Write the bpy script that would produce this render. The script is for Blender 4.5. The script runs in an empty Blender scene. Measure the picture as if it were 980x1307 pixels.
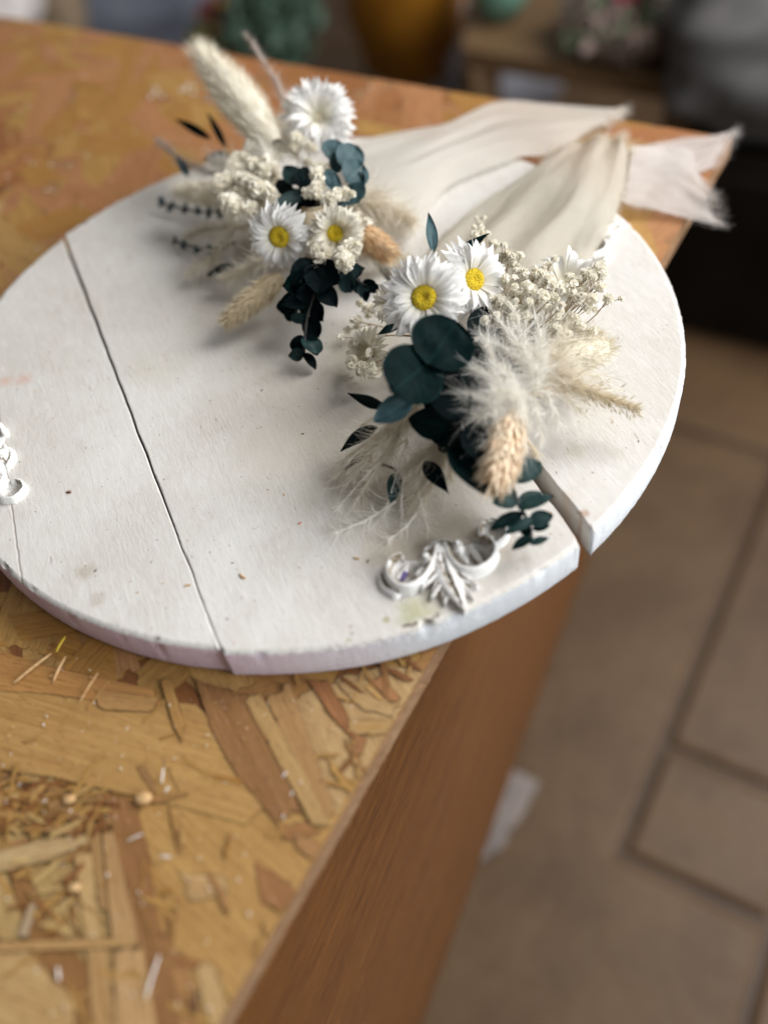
import bpy, math, random
from mathutils import Vector, Matrix, Euler, noise
from mathutils.geometry import delaunay_2d_cdt
R = random.Random(7)
PI = math.pi
SC = bpy.context.scene
COL = SC.collection

# ------------------------------------------------------------------ camera (solved from the round board and the sheet's corner)
FPX = 1201.19; PITCH = 0.88764; ROLL = -0.17458
CAM = Vector((0.02539, -0.40570, 0.35541))
cp, sp = math.cos(PITCH), math.sin(PITCH)
FW = Vector((0, cp, -sp)); UP0 = Vector((0, sp, cp)); RT0 = Vector((1, 0, 0))
CR, SR = math.cos(ROLL), math.sin(ROLL)
RT = CR * RT0 + SR * UP0          # picture right
UP = -SR * RT0 + CR * UP0         # picture up
ZB = 0.0212                       # top of the board; top of the wood sheet is z = 0

def P(u, v, z=ZB):
    r = FW + RT * ((u - 490) / FPX) + UP * (-(v - 653.5) / FPX)
    return CAM + r * ((z - CAM.z) / r.z)
def mpp(p):                       # metres per picture pixel at p
    return (p - CAM).dot(FW) / FPX
def view(p): return (CAM - p).normalized()

# ------------------------------------------------------------------ node helpers
class NT:
    def __init__(s, name):
        m = bpy.data.materials.new(name); m.use_nodes = True
        s.m = m; s.t = m.node_tree; s.n = s.t.nodes; s.n.clear()
        s.out = s.n.new('ShaderNodeOutputMaterial')
    def node(s, typ, ins=None, **kw):
        d = s.n.new('ShaderNode' + typ)
        for k, v in kw.items(): setattr(d, k, v)
        for k, v in (ins or {}).items():
            if hasattr(v, 'is_linked') or hasattr(v, 'links'): s.t.links.new(v, d.inputs[k])
            else:
                if isinstance(v, (tuple, list)) and len(v) == 3 and d.inputs[k].type == 'RGBA': v = (*v, 1)
                d.inputs[k].default_value = v
        return d
    def math(s, op, a, b=0.0, c=0.0, clamp=False):
        d = s.node('Math', {0: a, 1: b, 2: c}, operation=op, use_clamp=clamp); return d.outputs[0]
    def vmath(s, op, a, b=(0, 0, 0)):
        d = s.node('VectorMath', {0: a, 1: b}, operation=op)
        return d.outputs['Value'] if op in ('DOT_PRODUCT', 'LENGTH', 'DISTANCE') else d.outputs[0]
    def noise(s, vec, scale, detail=4, rough=.55, dist=0):
        return s.node('TexNoise', {'Vector': vec, 'Scale': scale, 'Detail': detail, 'Roughness': rough, 'Distortion': dist}).outputs[0]
    def ramp(s, f, lo, hi, a=0.0, b=1.0):
        return s.node('MapRange', {0: f, 1: lo, 2: hi, 3: a, 4: b}, clamp=True).outputs[0]
    def mix(s, f, a, b, mode='MIX'):
        d = s.n.new('ShaderNodeMix'); d.data_type = 'RGBA'; d.blend_type = mode
        for i, v in ((0, f), (6, a), (7, b)):
            if hasattr(v, 'links'): s.t.links.new(v, d.inputs[i])
            else: d.inputs[i].default_value = (*v, 1) if isinstance(v, (tuple, list)) else v
        return d.outputs[2]
    def mapping(s, vec, scale=(1, 1, 1), rot=(0, 0, 0), loc=(0, 0, 0)):
        return s.node('Mapping', {'Vector': vec, 'Scale': scale, 'Rotation': rot, 'Location': loc}).outputs[0]
    def pos(s): return s.node('NewGeometry').outputs['Position']
    def obj(s): return s.node('TexCoord').outputs['Object']
    def bump(s, h, strength=.5, dist=.001):
        return s.node('Bump', {'Height': h, 'Strength': strength, 'Distance': dist}).outputs[0]
    def principled(s, col, rough=.6, normal=None, spec=.4, **kw):
        ins = {'Base Color': col, 'Roughness': rough, 'Specular IOR Level': spec}
        if normal is not None: ins['Normal'] = normal
        ins.update(kw)
        d = s.node('BsdfPrincipled', ins); s.t.links.new(d.outputs[0], s.out.inputs[0]); return d.outputs[0]
    def thin(s, col, trans=.35, rough=.5, spec=.3, normal=None, alpha=None):
        ins = {'Base Color': col, 'Roughness': rough, 'Specular IOR Level': spec}
        if normal is not None: ins['Normal'] = normal
        a = s.node('BsdfPrincipled', ins); b = s.node('BsdfTranslucent', {'Color': col})
        mx = s.node('MixShader', {0: trans, 1: a.outputs[0], 2: b.outputs[0]}).outputs[0]
        if alpha is not None:
            t = s.node('BsdfTransparent', {})
            mx = s.node('MixShader', {0: alpha, 1: t.outputs[0], 2: mx}).outputs[0]
        s.t.links.new(mx, s.out.inputs[0]); return s.m

def simple(name, a, b, scale=120, rough=.6, bump=.3, spec=.4, lo=.35, hi=.65):
    n = NT(name); f = n.noise(n.pos(), scale, 5)
    n.principled(n.mix(n.ramp(f, lo, hi), a, b), rough, n.bump(f, bump, .001), spec); return n.m
def thinmat(name, a, b, trans=.35, scale=300, rough=.5, spec=.3):
    n = NT(name); f = n.noise(n.pos(), scale, 3)
    return n.thin(n.mix(n.ramp(f, .3, .7), a, b), trans, rough, spec)

# ------------------------------------------------------------------ object helpers
WORLD = {}
class MB:
    def __init__(s): s.v = []; s.f = []; s.uv = []; s.c = []; s.mi = []; s.sm = []; s.haveuv = False; s.havec = False
    def add(s, verts, faces, uvs=None, col=None, mi=0, smooth=True):
        o = len(s.v); s.v += [Vector(q) for q in verts]
        for f in faces:
            s.f.append(tuple(o + i for i in f)); s.mi.append(mi); s.sm.append(smooth)
            for i in f:
                if uvs: s.uv.append(uvs[i]); s.haveuv = True
                else: s.uv.append((0, 0))
                if col: s.c.append(col if not isinstance(col, list) else col[i]); s.havec = True
                else: s.c.append((1, 1, 1))
    def grid(s, rows, uvs=None, col=None, mi=0, smooth=True, closed=False):
        n = len(rows[0]); V = [q for r in rows for q in r]; F = []
        for i in range(len(rows) - 1):
            for j in range(n - (0 if closed else 1)):
                k = (j + 1) % n
                F.append((i*n + j, i*n + k, (i+1)*n + k, (i+1)*n + j))
        s.add(V, F, uvs, col, mi, smooth)
    def tube(s, pts, rad, n=6, mi=0, col=None, cap=True):
        pts = [Vector(q) for q in pts]; rows = []
        t0 = (pts[1] - pts[0]).normalized(); a = t0.orthogonal().normalized()
        for i, q in enumerate(pts):
            t = (pts[min(i+1, len(pts)-1)] - pts[max(i-1, 0)]).normalized()
            a = (a - t * a.dot(t)).normalized(); b = t.cross(a)
            r = rad[i] if isinstance(rad, (list, tuple)) else rad
            rows.append([q + (a*math.cos(2*PI*k/n) + b*math.sin(2*PI*k/n)) * r for k in range(n)])
        s.grid(rows, mi=mi, col=col, closed=True)
        if cap:
            s.add(rows[0][::-1], [tuple(range(n))], mi=mi, col=col); s.add(rows[-1], [tuple(range(n))], mi=mi, col=col)
    def box(s, c, sx, sy, sz, rz=0, mi=0, bev=0):
        c = Vector(c); ca, sa = math.cos(rz), math.sin(rz)
        def q(x, y, z): return c + Vector((x*ca - y*sa, x*sa + y*ca, z))
        b = bev
        rings = []
        for (z, ins) in ((-sz, b), (-sz + b, 0), (sz - b, 0), (sz, b)) if b else ((-sz, 0), (sz, 0)):
            x, y = sx - ins, sy - ins
            rings.append([q(-x, -y, z), q(x, -y, z), q(x, y, z), q(-x, y, z)])
        s.grid(rings, mi=mi, closed=True, smooth=False)
        s.add(rings[0][::-1], [(0, 1, 2, 3)], mi=mi, smooth=False); s.add(rings[-1], [(0, 1, 2, 3)], mi=mi, smooth=False)

def obj(name, mb, mats, parent=None, origin=None):
    if not isinstance(mats, (list, tuple)): mats = [mats]
    n = len(mb.v)
    if origin is None:
        o = Vector((0, 0, 0))
        for q in mb.v: o += q
        o /= n
    else: o = Vector(origin)
    me = bpy.data.meshes.new(name); me.from_pydata([q - o for q in mb.v], [], mb.f)
    for m in mats: me.materials.append(m)
    me.polygons.foreach_set('material_index', mb.mi)
    me.polygons.foreach_set('use_smooth', mb.sm)
    if mb.haveuv:
        l = me.uv_layers.new(name='UVMap'); l.data.foreach_set('uv', [x for q in mb.uv for x in q])
    if mb.havec:
        a = me.color_attributes.new('col', 'FLOAT_COLOR', 'CORNER')
        a.data.foreach_set('color', [x for q in mb.c for x in (q[0], q[1], q[2], 1)])
    me.update()
    ob = bpy.data.objects.new(name, me); COL.objects.link(ob)
    po = WORLD[parent.name] if parent else Vector((0, 0, 0))
    if parent: ob.parent = parent
    ob.location = o - po; WORLD[ob.name] = o
    return ob
def thing(name, label, cat, loc, group=None):
    o = bpy.data.objects.new(name, None); COL.objects.link(o); o.location = loc; o.empty_display_size = .02
    WORLD[o.name] = Vector(loc); return tag(o, label, cat, group)
def tag(o, label=None, cat=None, group=None, kind=None):
    if label: o['label'] = label
    if cat: o['category'] = cat
    if group: o['group'] = group
    if kind: o['kind'] = kind
    return o
def place(mesh_ob, name, loc, rot, scale, parent):       # a copy sharing the mesh
    o = mesh_ob.copy(); o.name = name; COL.objects.link(o)
    o.parent = parent; o.location = Vector(loc) - WORLD[parent.name]; o.rotation_euler = rot
    o.scale = (scale,)*3; WORLD[o.name] = Vector(loc); return o

def cat(pts, n):                                    # smooth line through points
    pts = [Vector(q) for q in pts]; res = []
    m = len(pts) - 1
    for i in range(n + 1):
        t = i/n*m; k = min(int(t), m-1); f = t - k
        a, b, c, d = pts[max(k-1, 0)], pts[k], pts[k+1], pts[min(k+2, m)]
        res.append(.5*((2*b) + (c-a)*f + (2*a-5*b+4*c-d)*f*f + (3*b-a-3*c+d)*f**3))
    return res
# ================================================================== materials
def m_paint(side=False):
    n = NT('white_paint_side' if side else 'white_paint_top'); g = n.pos()
    kx = (0.9611, 0.2762, 0)
    rot = n.mapping(g, rot=(0, 0, -0.28))                    # x across planks, y along planks
    st = n.mapping(rot, scale=(1, .16, 1)); st2 = n.mapping(rot, scale=(1, .35, 1), rot=(0, 0, .5))
    grain = n.noise(st, 900, 5, .6); brush = n.noise(st2, 260, 6, .65, .6); fine = n.noise(g, 2400, 3, .6)
    big = n.noise(g, 14, 5, .6); med = n.noise(g, 60, 5, .65, .5)
    if side:
        c = n.mix(n.ramp(big, .35, .7), (.86, .89, .92), (.78, .81, .84))
        sx = n.node('SeparateXYZ', {0: g})
        lil = n.math('MULTIPLY', n.ramp(sx.outputs[0], .035, -.055), n.ramp(med, .2, .6, .65, 1))
        lil = n.math('MULTIPLY', lil, n.ramp(sx.outputs[1], .02, -.08))
        c = n.mix(lil, c, (.72, .55, .66))
        c = n.mix(n.ramp(n.noise(g, 700, 2), .68, .75, 0, .5), c, (.4, .33, .36))
        h = n.math('ADD', n.math('MULTIPLY', fine, .6), n.noise(g, 700, 4, .7))
        n.principled(c, .6, n.bump(h, .75, .0011), .35); return n.m
    c = n.mix(n.ramp(big, .3, .72), (.70, .685, .66), (.57, .535, .485))
    c = n.mix(n.ramp(n.noise(g, 6, 3), .4, .65, 0, .5), c, (.54, .51, .47))
    c = n.mix(n.ramp(med, .55, .8, 0, .45), c, (.50, .45, .38))
    c = n.mix(n.ramp(grain, .55, .85, 0, .28), c, (.42, .38, .33))
    c = n.mix(n.ramp(brush, .3, .55, .35, 0), c, (.74, .73, .72))
    def blob(u, v, r, col, a, nz=.5, sc=260):
        nonlocal c
        p = P(u, v); d = n.vmath('DISTANCE', n.node('VectorMath', {0: n.vmath('SUBTRACT', g, tuple(p)), 1: (1, 1, 0)}, operation='MULTIPLY').outputs[0], (0, 0, 0))
        d = n.math('ADD', d, n.math('MULTIPLY', n.math('SUBTRACT', n.noise(g, sc, 4), .5), r * nz * 2))
        c = n.mix(n.ramp(d, r, r*.3, 0, a), c, col)
    # stains that sit in the paint
    blob(525, 782, .008, (.36, .38, .20), .75, .9, 150); blob(540, 775, .010, (.47, .44, .28), .5, .9, 200)
    blob(493, 791, .0022, (.30, .30, .12), .8); blob(445, 817, .0016, (.30, .30, .12), .7)
    blob(570, 690, .022, (.46, .38, .25), .5, .9, 120); blob(500, 700, .016, (.48, .40, .28), .45, .9, 150)
    blob(480, 640, .03, (.50, .45, .34), .35, .8, 90); blob(640, 700, .012, (.5, .38, .3), .4, .9, 200)
    blob(30, 484, .007, (.62, .36, .28), .5, .6, 120); blob(8, 486, .006, (.62, .36, .26), .5, .6, 120)
    blob(88, 628, .0019, (.25, .08, .04), .9, .5); blob(110, 730, .006, (.40, .34, .26), .55, .9, 200)
    blob(345, 370, .03, (.50, .46, .38), .35, .7, 60); blob(125, 765, .005, (.42, .36, .30), .45, .9, 300)
    blob(430, 590, .05, (.52, .47, .38), .3, .7, 50); blob(460, 450, .03, (.50, .43, .28), .35, .7, 60)
    blob(200, 470, .02, (.56, .53, .42), .35, .8, 70); blob(735, 575, .006, (.5, .5, .36), .4, .8, 200)
    blob(787, 578, .005, (.5, .5, .38), .35, .8, 200); blob(672, 716, .004, (.42, .36, .3), .5, .9, 300)
    blob(745, 655, .003, (.35, .18, .1), .6, .9, 300); blob(720, 635, .005, (.6, .48, .38), .5, .9, 200)
    blob(420, 520, .075, (.43, .39, .32), .45, .6, 22); blob(300, 400, .06, (.46, .42, .35), .35, .7, 25); blob(560, 640, .045, (.44, .39, .31), .4, .8, 40)
    # small flecks of dirt
    spk = n.noise(g, 420, 2, .5); c = n.mix(n.ramp(spk, .705, .74, 0, .6), c, (.22, .15, .11))
    scr = n.noise(n.mapping(rot, scale=(1, .25, 1), rot=(0, 0, .9)), 420, 3, .5)
    c = n.mix(n.ramp(scr, .72, .75, 0, .45), c, (.30, .24, .18))
    # hairline crack in the left plank
    a, b = P(10, 610), P(31, 762); dr = (b - a).normalized(); nn = Vector((-dr.y, dr.x, 0))
    dd = n.math('ABSOLUTE', n.math('ADD', n.math('SUBTRACT', n.vmath('DOT_PRODUCT', g, tuple(nn)), a.dot(nn)), n.math('MULTIPLY', n.math('SUBTRACT', n.noise(g, 90, 3), .5), .002)))
    ck = n.ramp(dd, .0007, .0002, 0, 1); c = n.mix(n.math('MULTIPLY', ck, .45), c, (.30, .25, .20))
    long_ = n.noise(n.mapping(rot, scale=(1, .05, 1), rot=(0, 0, .12)), 330, 4, .6)
    wgt = n.ramp(n.noise(g, 26, 3), .35, .65, .15, 1.3)
    h = n.math('ADD', n.math('ADD', n.math('MULTIPLY', n.math('MULTIPLY', grain, .7), wgt), n.math('MULTIPLY', brush, .7)), n.math('MULTIPLY', fine, .3))
    h = n.math('ADD', h, n.math('MULTIPLY', long_, .35)); h = n.math('ADD', h, n.math('MULTIPLY', n.noise(g, 90, 4, .6), .5))
    h = n.math('SUBTRACT', h, n.math('MULTIPLY', ck, 1.5)); h = n.math('SUBTRACT', h, n.ramp(scr, .70, .76, 0, .8))
    n.principled(c, .55, n.bump(h, .34, .0010), .35); return n.m

def m_strand():
    n = NT('wood_strand'); uv = n.node('UVMap').outputs[0]; g = n.pos()
    col = n.node('Attribute', attribute_name='col').outputs['Color']
    a = n.noise(n.mapping(uv, scale=(22, 700, 1)), 1, 6, .65, .35)
    b = n.noise(n.mapping(uv, scale=(9, 150, 1)), 1, 4, .6, .8)
    f = n.noise(n.mapping(uv, scale=(160, 1500, 1)), 1, 3, .6)
    c = n.mix(n.ramp(a, .38, .66, 0, .65), col, n.mix(1.0, col, (.62, .52, .40), 'MULTIPLY'))
    c = n.mix(n.ramp(b, .45, .75, 0, .5), c, n.mix(1.0, c, (.70, .58, .45), 'MULTIPLY'))
    c = n.mix(n.ramp(b, .45, .2, 0, .35), c, n.mix(1.0, c, (1.18, 1.15, 1.1), 'MULTIPLY'))
    c = n.mix(n.ramp(f, .56, .68, 0, .75), c, n.mix(1.0, c, (.42, .30, .22), 'MULTIPLY'))
    st = n.noise(g, 30, 5, .6); c = n.mix(n.ramp(st, .55, .75, 0, .35), c, (.30, .14, .05))
    fl = n.noise(g, 520, 2); c = n.mix(n.ramp(fl, .73, .78, 0, .7), c, (.10, .045, .02))
    h = n.math('ADD', n.math('MULTIPLY', a, .8), n.math('MULTIPLY', f, .6))
    n.principled(c, n.ramp(a, .3, .7, .42, .62), n.bump(h, .55, .0008), .4); return n.m

def m_wood(name, a, b, c3, sc=(1, 12, 12), rot=(0, 0, 0), rough=.5, coat=0.0, bump=.4, base=9):
    n = NT(name); q = n.mapping(n.pos(), rot=rot); q = n.mapping(q, scale=sc)
    f = n.noise(q, base, 6, .6, .6); g = n.noise(q, base*7, 5, .65)
    c = n.mix(n.ramp(f, .3, .7), a, b); c = n.mix(n.ramp(g, .48, .75, 0, .8), c, c3)
    w2 = n.noise(n.mapping(q, scale=(3, 3, 3)), base*26, 3, .6); c = n.mix(n.ramp(w2, .56, .70, 0, .55), c, c3)
    n.principled(c, rough, n.bump(n.math('ADD', g, w2), bump, .001), .35, **{'Coat Weight': coat, 'Coat Roughness': .28}); return n.m

EDGE_ANG = math.atan2(.7995, .6007)            # direction of the sheet's right edge
M = {}
M['top'] = m_paint(); M['side'] = m_paint(True); M['strand'] = m_strand()
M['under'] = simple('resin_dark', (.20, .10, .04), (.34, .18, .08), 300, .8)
M['osb_edge'] = m_wood('cut_edge', (.66, .42, .24), (.46, .24, .11), (.22, .10, .045), (1, 6, 14), (0, 0, -EDGE_ANG), .85, base=42, bump=1.0)
M['apron'] = m_wood('varnished_wood', (.22, .082, .013), (.135, .044, .007), (.030, .009, .003), (1.2, 1.2, 14), (0, 0, -EDGE_ANG), .36, .12, .9, 8)

def m_leaf(name, a, b, vein, rough=.45, spec=.35):
    n = NT(name); uv = n.node('UVMap').outputs[0]; s = n.node('SeparateXYZ', {0: uv})
    f = n.noise(n.pos(), 260, 4); ff = n.noise(n.pos(), 1800, 3)
    c = n.mix(n.ramp(f, .35, .65), a, b)
    x = n.math('ABSOLUTE', n.math('SUBTRACT', s.outputs[1], .5))
    mid = n.ramp(x, .03, .008, 0, .7); c = n.mix(mid, c, vein)
    w = n.math('ABSOLUTE', n.math('SUBTRACT', n.math('FRACT', n.math('ADD', n.math('MULTIPLY', s.outputs[0], 6.5), n.math('MULTIPLY', x, -5))), .5))
    vn = n.ramp(w, .06, .01, 0, .3); c = n.mix(vn, c, vein)
    rim = n.ramp(x, .455, .5, 0, .6); c = n.mix(rim, c, vein)
    h = n.math('ADD', n.math('MULTIPLY', ff, .5), n.math('ADD', n.math('MULTIPLY', vn, -1), f))
    n.thin(c, .03, rough, spec, n.bump(h, .45, .0008)); return n.m
M['leaf'] = m_leaf('leaf_dark', (.0012, .0060, .0062), (.0022, .0105, .0105), (.005, .021, .021), .5, .03)
M['leaf2'] = m_leaf('leaf_teal', (.005, .023, .022), (.009, .035, .034), (.022, .058, .054), .5, .22)
M['leaf3'] = m_leaf('leaf_bluegrey', (.024, .060, .068), (.038, .085, .098), (.06, .115, .13), .5, .3)
M['leaf4'] = m_leaf('leaf_black', (.0018, .005, .006), (.003, .008, .009), (.006, .012, .013), .6, .04)
M['stem'] = simple('stem_brown', (.26, .18, .09), (.40, .30, .18), 400, .7)
M['dstem'] = simple('stem_dark', (.02, .025, .025), (.05, .05, .045), 400, .6)
M['petal'] = None
def m_petal(name, tip, base_):
    n = NT(name); uv = n.node('UVMap').outputs[0]; s = n.node('SeparateXYZ', {0: uv})
    st = n.noise(n.mapping(uv, scale=(3, 46, 1)), 1, 3, .5)
    c = n.mix(n.ramp(s.outputs[0], .05, .55), base_, tip); c = n.mix(n.ramp(st, .5, .75, 0, .22), c, (.66, .64, .62))
    return n.thin(c, .30, .34, .5, n.bump(st, .4, .0006))
M['petal'] = m_petal('petal_white', (.92, .91, .89), (.90, .86, .72))
M['petal_c'] = m_petal('petal_cream', (.82, .78, .68), (.74, .68, .50))
def m_center():
    n = NT('flower_yellow'); g = n.pos()
    v = n.node('TexVoronoi', {'Vector': g, 'Scale': 1500}).outputs['Distance']
    c = n.mix(n.ramp(v, .1, .6), (.80, .62, .02), (.55, .36, .01)); c = n.mix(n.ramp(n.noise(g, 500, 3), .5, .7), c, (.68, .55, .03))
    n.principled(c, .65, n.bump(n.math('SUBTRACT', 1.0, v), .8, .0012), .3); return n.m
M['center'] = m_center()
M['pampas'] = thinmat('pampas_hair', (.88, .84, .75), (.76, .69, .56), .40, 90, .45)
M['pampas_w'] = thinmat('pampas_white_hair', (.94, .925, .88), (.90, .87, .80), .42, 90, .4)
M['pampas_b'] = thinmat('grass_hair_beige', (.88, .80, .64), (.76, .66, .48), .3, 120, .5)
M['pampas_g'] = thinmat('grass_hair_greyish', (.55, .48, .44), (.66, .58, .52), .3, 120, .5)
M['spike'] = thinmat('spike_peach', (.95, .87, .72), (.94, .77, .58), .38, 160, .5)
M['spike_o'] = thinmat('spike_orange', (.85, .62, .38), (.88, .72, .50), .25, 120, .5)
M['bunny'] = thinmat('bunny_cream', (.84, .79, .67), (.76, .70, .56), .15, 140, .6)
M['bunny_t'] = thinmat('bunny_tan', (.62, .52, .36), (.70, .60, .43), .25, 140, .6)
M['gyp'] = thinmat('gypsophila_cream', (.96, .94, .88), (.92, .87, .74), .3, 500, .6)
def m_cloth(name, a, b, open_):
    n = NT(name); uv = n.node('UVMap').outputs[0]; f = n.noise(uv, 4, 3)
    wx = n.node('TexWave', {'Vector': n.mapping(uv, scale=(1, 1, 1)), 'Scale': 11, 'Distortion': 1.0, 'Detail': 2}, wave_type='BANDS', bands_direction='X').outputs[1]
    wy = n.node('TexWave', {'Vector': uv, 'Scale': 11, 'Distortion': 1.0, 'Detail': 2}, wave_type='BANDS', bands_direction='Y').outputs[1]
    hole = n.math('MAXIMUM', wx, wy); f2 = n.noise(uv, 16, 6, .7); h = n.math('ADD', n.math('ADD', wx, wy), n.math('MULTIPLY', f2, 5)); f = n.math('MULTIPLY', n.math('ADD', f, f2), .5)
    hole = n.math('ADD', hole, n.math('SUBTRACT', f2, .5))
    al = n.ramp(hole, .15, .6, 1 - open_, 1)
    return n.thin(n.mix(f, a, b), .38, .8, .15, n.bump(h, .55, .0012), al)
M['cloth'] = m_cloth('gauze_cream', (.87, .83, .77), (.82, .77, .69), .65)
M['cloth_w'] = m_cloth('gauze_white', (.88, .83, .79), (.82, .76, .72), .8)
M['cloth_b'] = m_cloth('gauze_beige', (.80, .75, .65), (.74, .68, .57), .5)
M['resin'] = None

# ================================================================== THE SETTING: floor
E1 = Vector((.7995, -.6007, 0)); E2 = Vector((.6007, .7995, 0)); DN = .14856; DM = .29445   # sheet frame
ZF = -.75
def m_floor():
    n = NT('stone_tile'); g = n.pos(); col = n.node('Attribute', attribute_name='col').outputs['Color']
    f = n.noise(g, 9, 5, .6); f2 = n.noise(g, 40, 5, .65)
    c = n.mix(n.ramp(f, .38, .62, 0, .8), col, n.mix(1.0, col, (.66, .62, .58), 'MULTIPLY'))
    c = n.mix(n.ramp(f2, .5, .7, 0, .6), c, n.mix(1.0, c, (1.2, 1.15, 1.08), 'MULTIPLY'))
    n.principled(c, .55, n.bump(f2, .3, .004), .35); return n.m
mb = MB()
def fl(a, b, z=0): return A0 + E1 * a + E2 * b + Vector((0, 0, z))
A0 = P(790, 1090, ZF)
big = [fl(-6, -6, -.004), fl(6, -6, -.004), fl(6, 7, -.004), fl(-6, 7, -.004)]
mb.add(big, [(0, 1, 2, 3)], col=(.070, .040, .021), smooth=False)
cols = [(-5.2, -4.6), (-4.6, -4.0), (-4.0, -3.4), (-3.4, -2.9), (-2.9, -2.4), (-2.4, -2.0), (-2.0, -1.6), (-1.6, -1.2), (-1.2, -.8), (-.8, -.4), (-.4, 0), (0, .17), (.17, .52), (.52, .9), (.9, 1.3), (1.3, 1.7), (1.7, 2.1), (2.1, 2.5)]
for ci, (a0, a1) in enumerate(cols):
    b = -1.2 + (.31 if ci % 2 else .0)
    cuts = []
    if (a0, a1) == (0, .17): cuts = [0, .148, .66, .9, 1.2, 1.6, 2.0, 2.4, 2.8, 3.4]
    elif (a0, a1) == (-.4, 0): cuts = [-.62, .66, 1.2, 1.8, 2.4, 3.0, 3.6]
    else:
        while b < 4.2: cuts.append(b); b += .38 + .12 * R.random()
    tl = [(a0, a1, b0, b1) for b0, b1 in zip(cuts, cuts[1:])]
    if (a0, a1) == (0, .17): tl += [(-.0261, .17, -.62, 0), (-.4, .17, -1.2, -.62)]
    for a0, a1, b0, b1 in tl:
        g = .007; t = .95 if b0 == -.62 else R.uniform(.80, 1.12); zz = .0
        base = (.112*t, .065*t*R.uniform(.98, 1.02), .031*t)
        bz = .006
        r0 = [fl(a0+g, b0+g, -.0035), fl(a1-g, b0+g, -.0035), fl(a1-g, b1-g, -.0035), fl(a0+g, b1-g, -.0035)]
        r1 = [fl(a0+g, b0+g, zz), fl(a1-g, b0+g, zz), fl(a1-g, b1-g, zz), fl(a0+g, b1-g, zz)]
        g2 = g + bz
        r2 = [fl(a0+g2, b0+g2, bz*.6), fl(a1-g2, b0+g2, bz*.6), fl(a1-g2, b1-g2, bz*.6), fl(a0+g2, b1-g2, bz*.6)]
        mb.grid([r0, r1, r2], closed=True, col=base, smooth=False); mb.add(r2, [(0, 1, 2, 3)], col=base, smooth=False)
tag(obj('floor', mb, m_floor(), origin=(0, 0, ZF)), 'brown stone tiles with dark joints, seen out of focus', None, kind='structure')

# ================================================================== WORK TABLE
def clip(poly, nrm, d):
    out = []
    for i, a in enumerate(poly):
        b = poly[(i+1) % len(poly)]; da = a.dot(nrm) - d; db = b.dot(nrm) - d
        if da <= 0: out.append(a)
        if (da <= 0) != (db <= 0): out.append(a + (b - a) * (da / (da - db)))
    return out
table = thing('work_table', 'wooden work table topped with a flat sheet of pressed wood strands', 'table', (-.15, 0, ZF))
N0, M0 = -.80, -.46
def tp(n, m, z): return E1 * n + E2 * m + Vector((0, 0, z))
mb = MB()
# slab with a rough sawn edge
NS = 620; top = []; bot = []; mid = []
for i in range(NS + 1):
    m = M0 + (DM - M0) * i / NS; j = .0002 * noise.noise(Vector((m*160, 0, 3))) + .0001 * noise.noise(Vector((m*600, 4, 3)))
    top.append(tp(DN + j, m, -.0002)); mid.append(tp(DN + .0004*noise.noise(Vector((m*500, 9, 0))) + .0003, m, -.006)); bot.append(tp(DN - .0003 + j, m, -.0125))
rws_ = [top]
for k in range(1, 7):
    rws_.append([tp(DN + .00035*noise.noise(Vector((i*1.7/3, k*2.1, 9))) + .0005*noise.noise(Vector((i*.31, k*.9, 2))) - (.0008 if noise.noise(Vector((i*.22, k*1.6, 30))) > .33 else 0), M0 + (DM - M0)*i/NS, -.0002 - .0020*k) for i in range(NS + 1)])
mb.grid(rws_ + [bot], mi=1, smooth=False)
NS = 200; t2 = []; b2 = []
for i in range(NS + 1):
    n_ = DN + (N0 - DN) * i / NS; j = .0006 * noise.noise(Vector((n_*160, 7, 3)))
    t2.append(tp(n_, DM + j, -.0002)); b2.append(tp(n_, DM + j, -.0125))
mb.grid([t2, b2], mi=1, smooth=False)
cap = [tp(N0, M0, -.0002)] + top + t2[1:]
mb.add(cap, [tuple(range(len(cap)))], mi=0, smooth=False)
cb = [tp(N0, M0, -.0125), tp(DN, M0, -.0125), tp(DN, DM, -.0125), tp(N0, DM, -.0125)]
mb.add(cb, [(3, 2, 1, 0)], mi=1, smooth=False)
mb.add([tp(N0, M0, -.0002), tp(N0, M0, -.0125), tp(DN, M0, -.0125), tp(DN, M0, -.0002)], [(0, 1, 2, 3)], mi=1, smooth=False)
mb.add([tp(N0, M0, -.0002), tp(N0, M0, -.0125), tp(N0, DM, -.0125), tp(N0, DM, -.0002)], [(0, 1, 2, 3)], mi=1, smooth=False)

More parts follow.
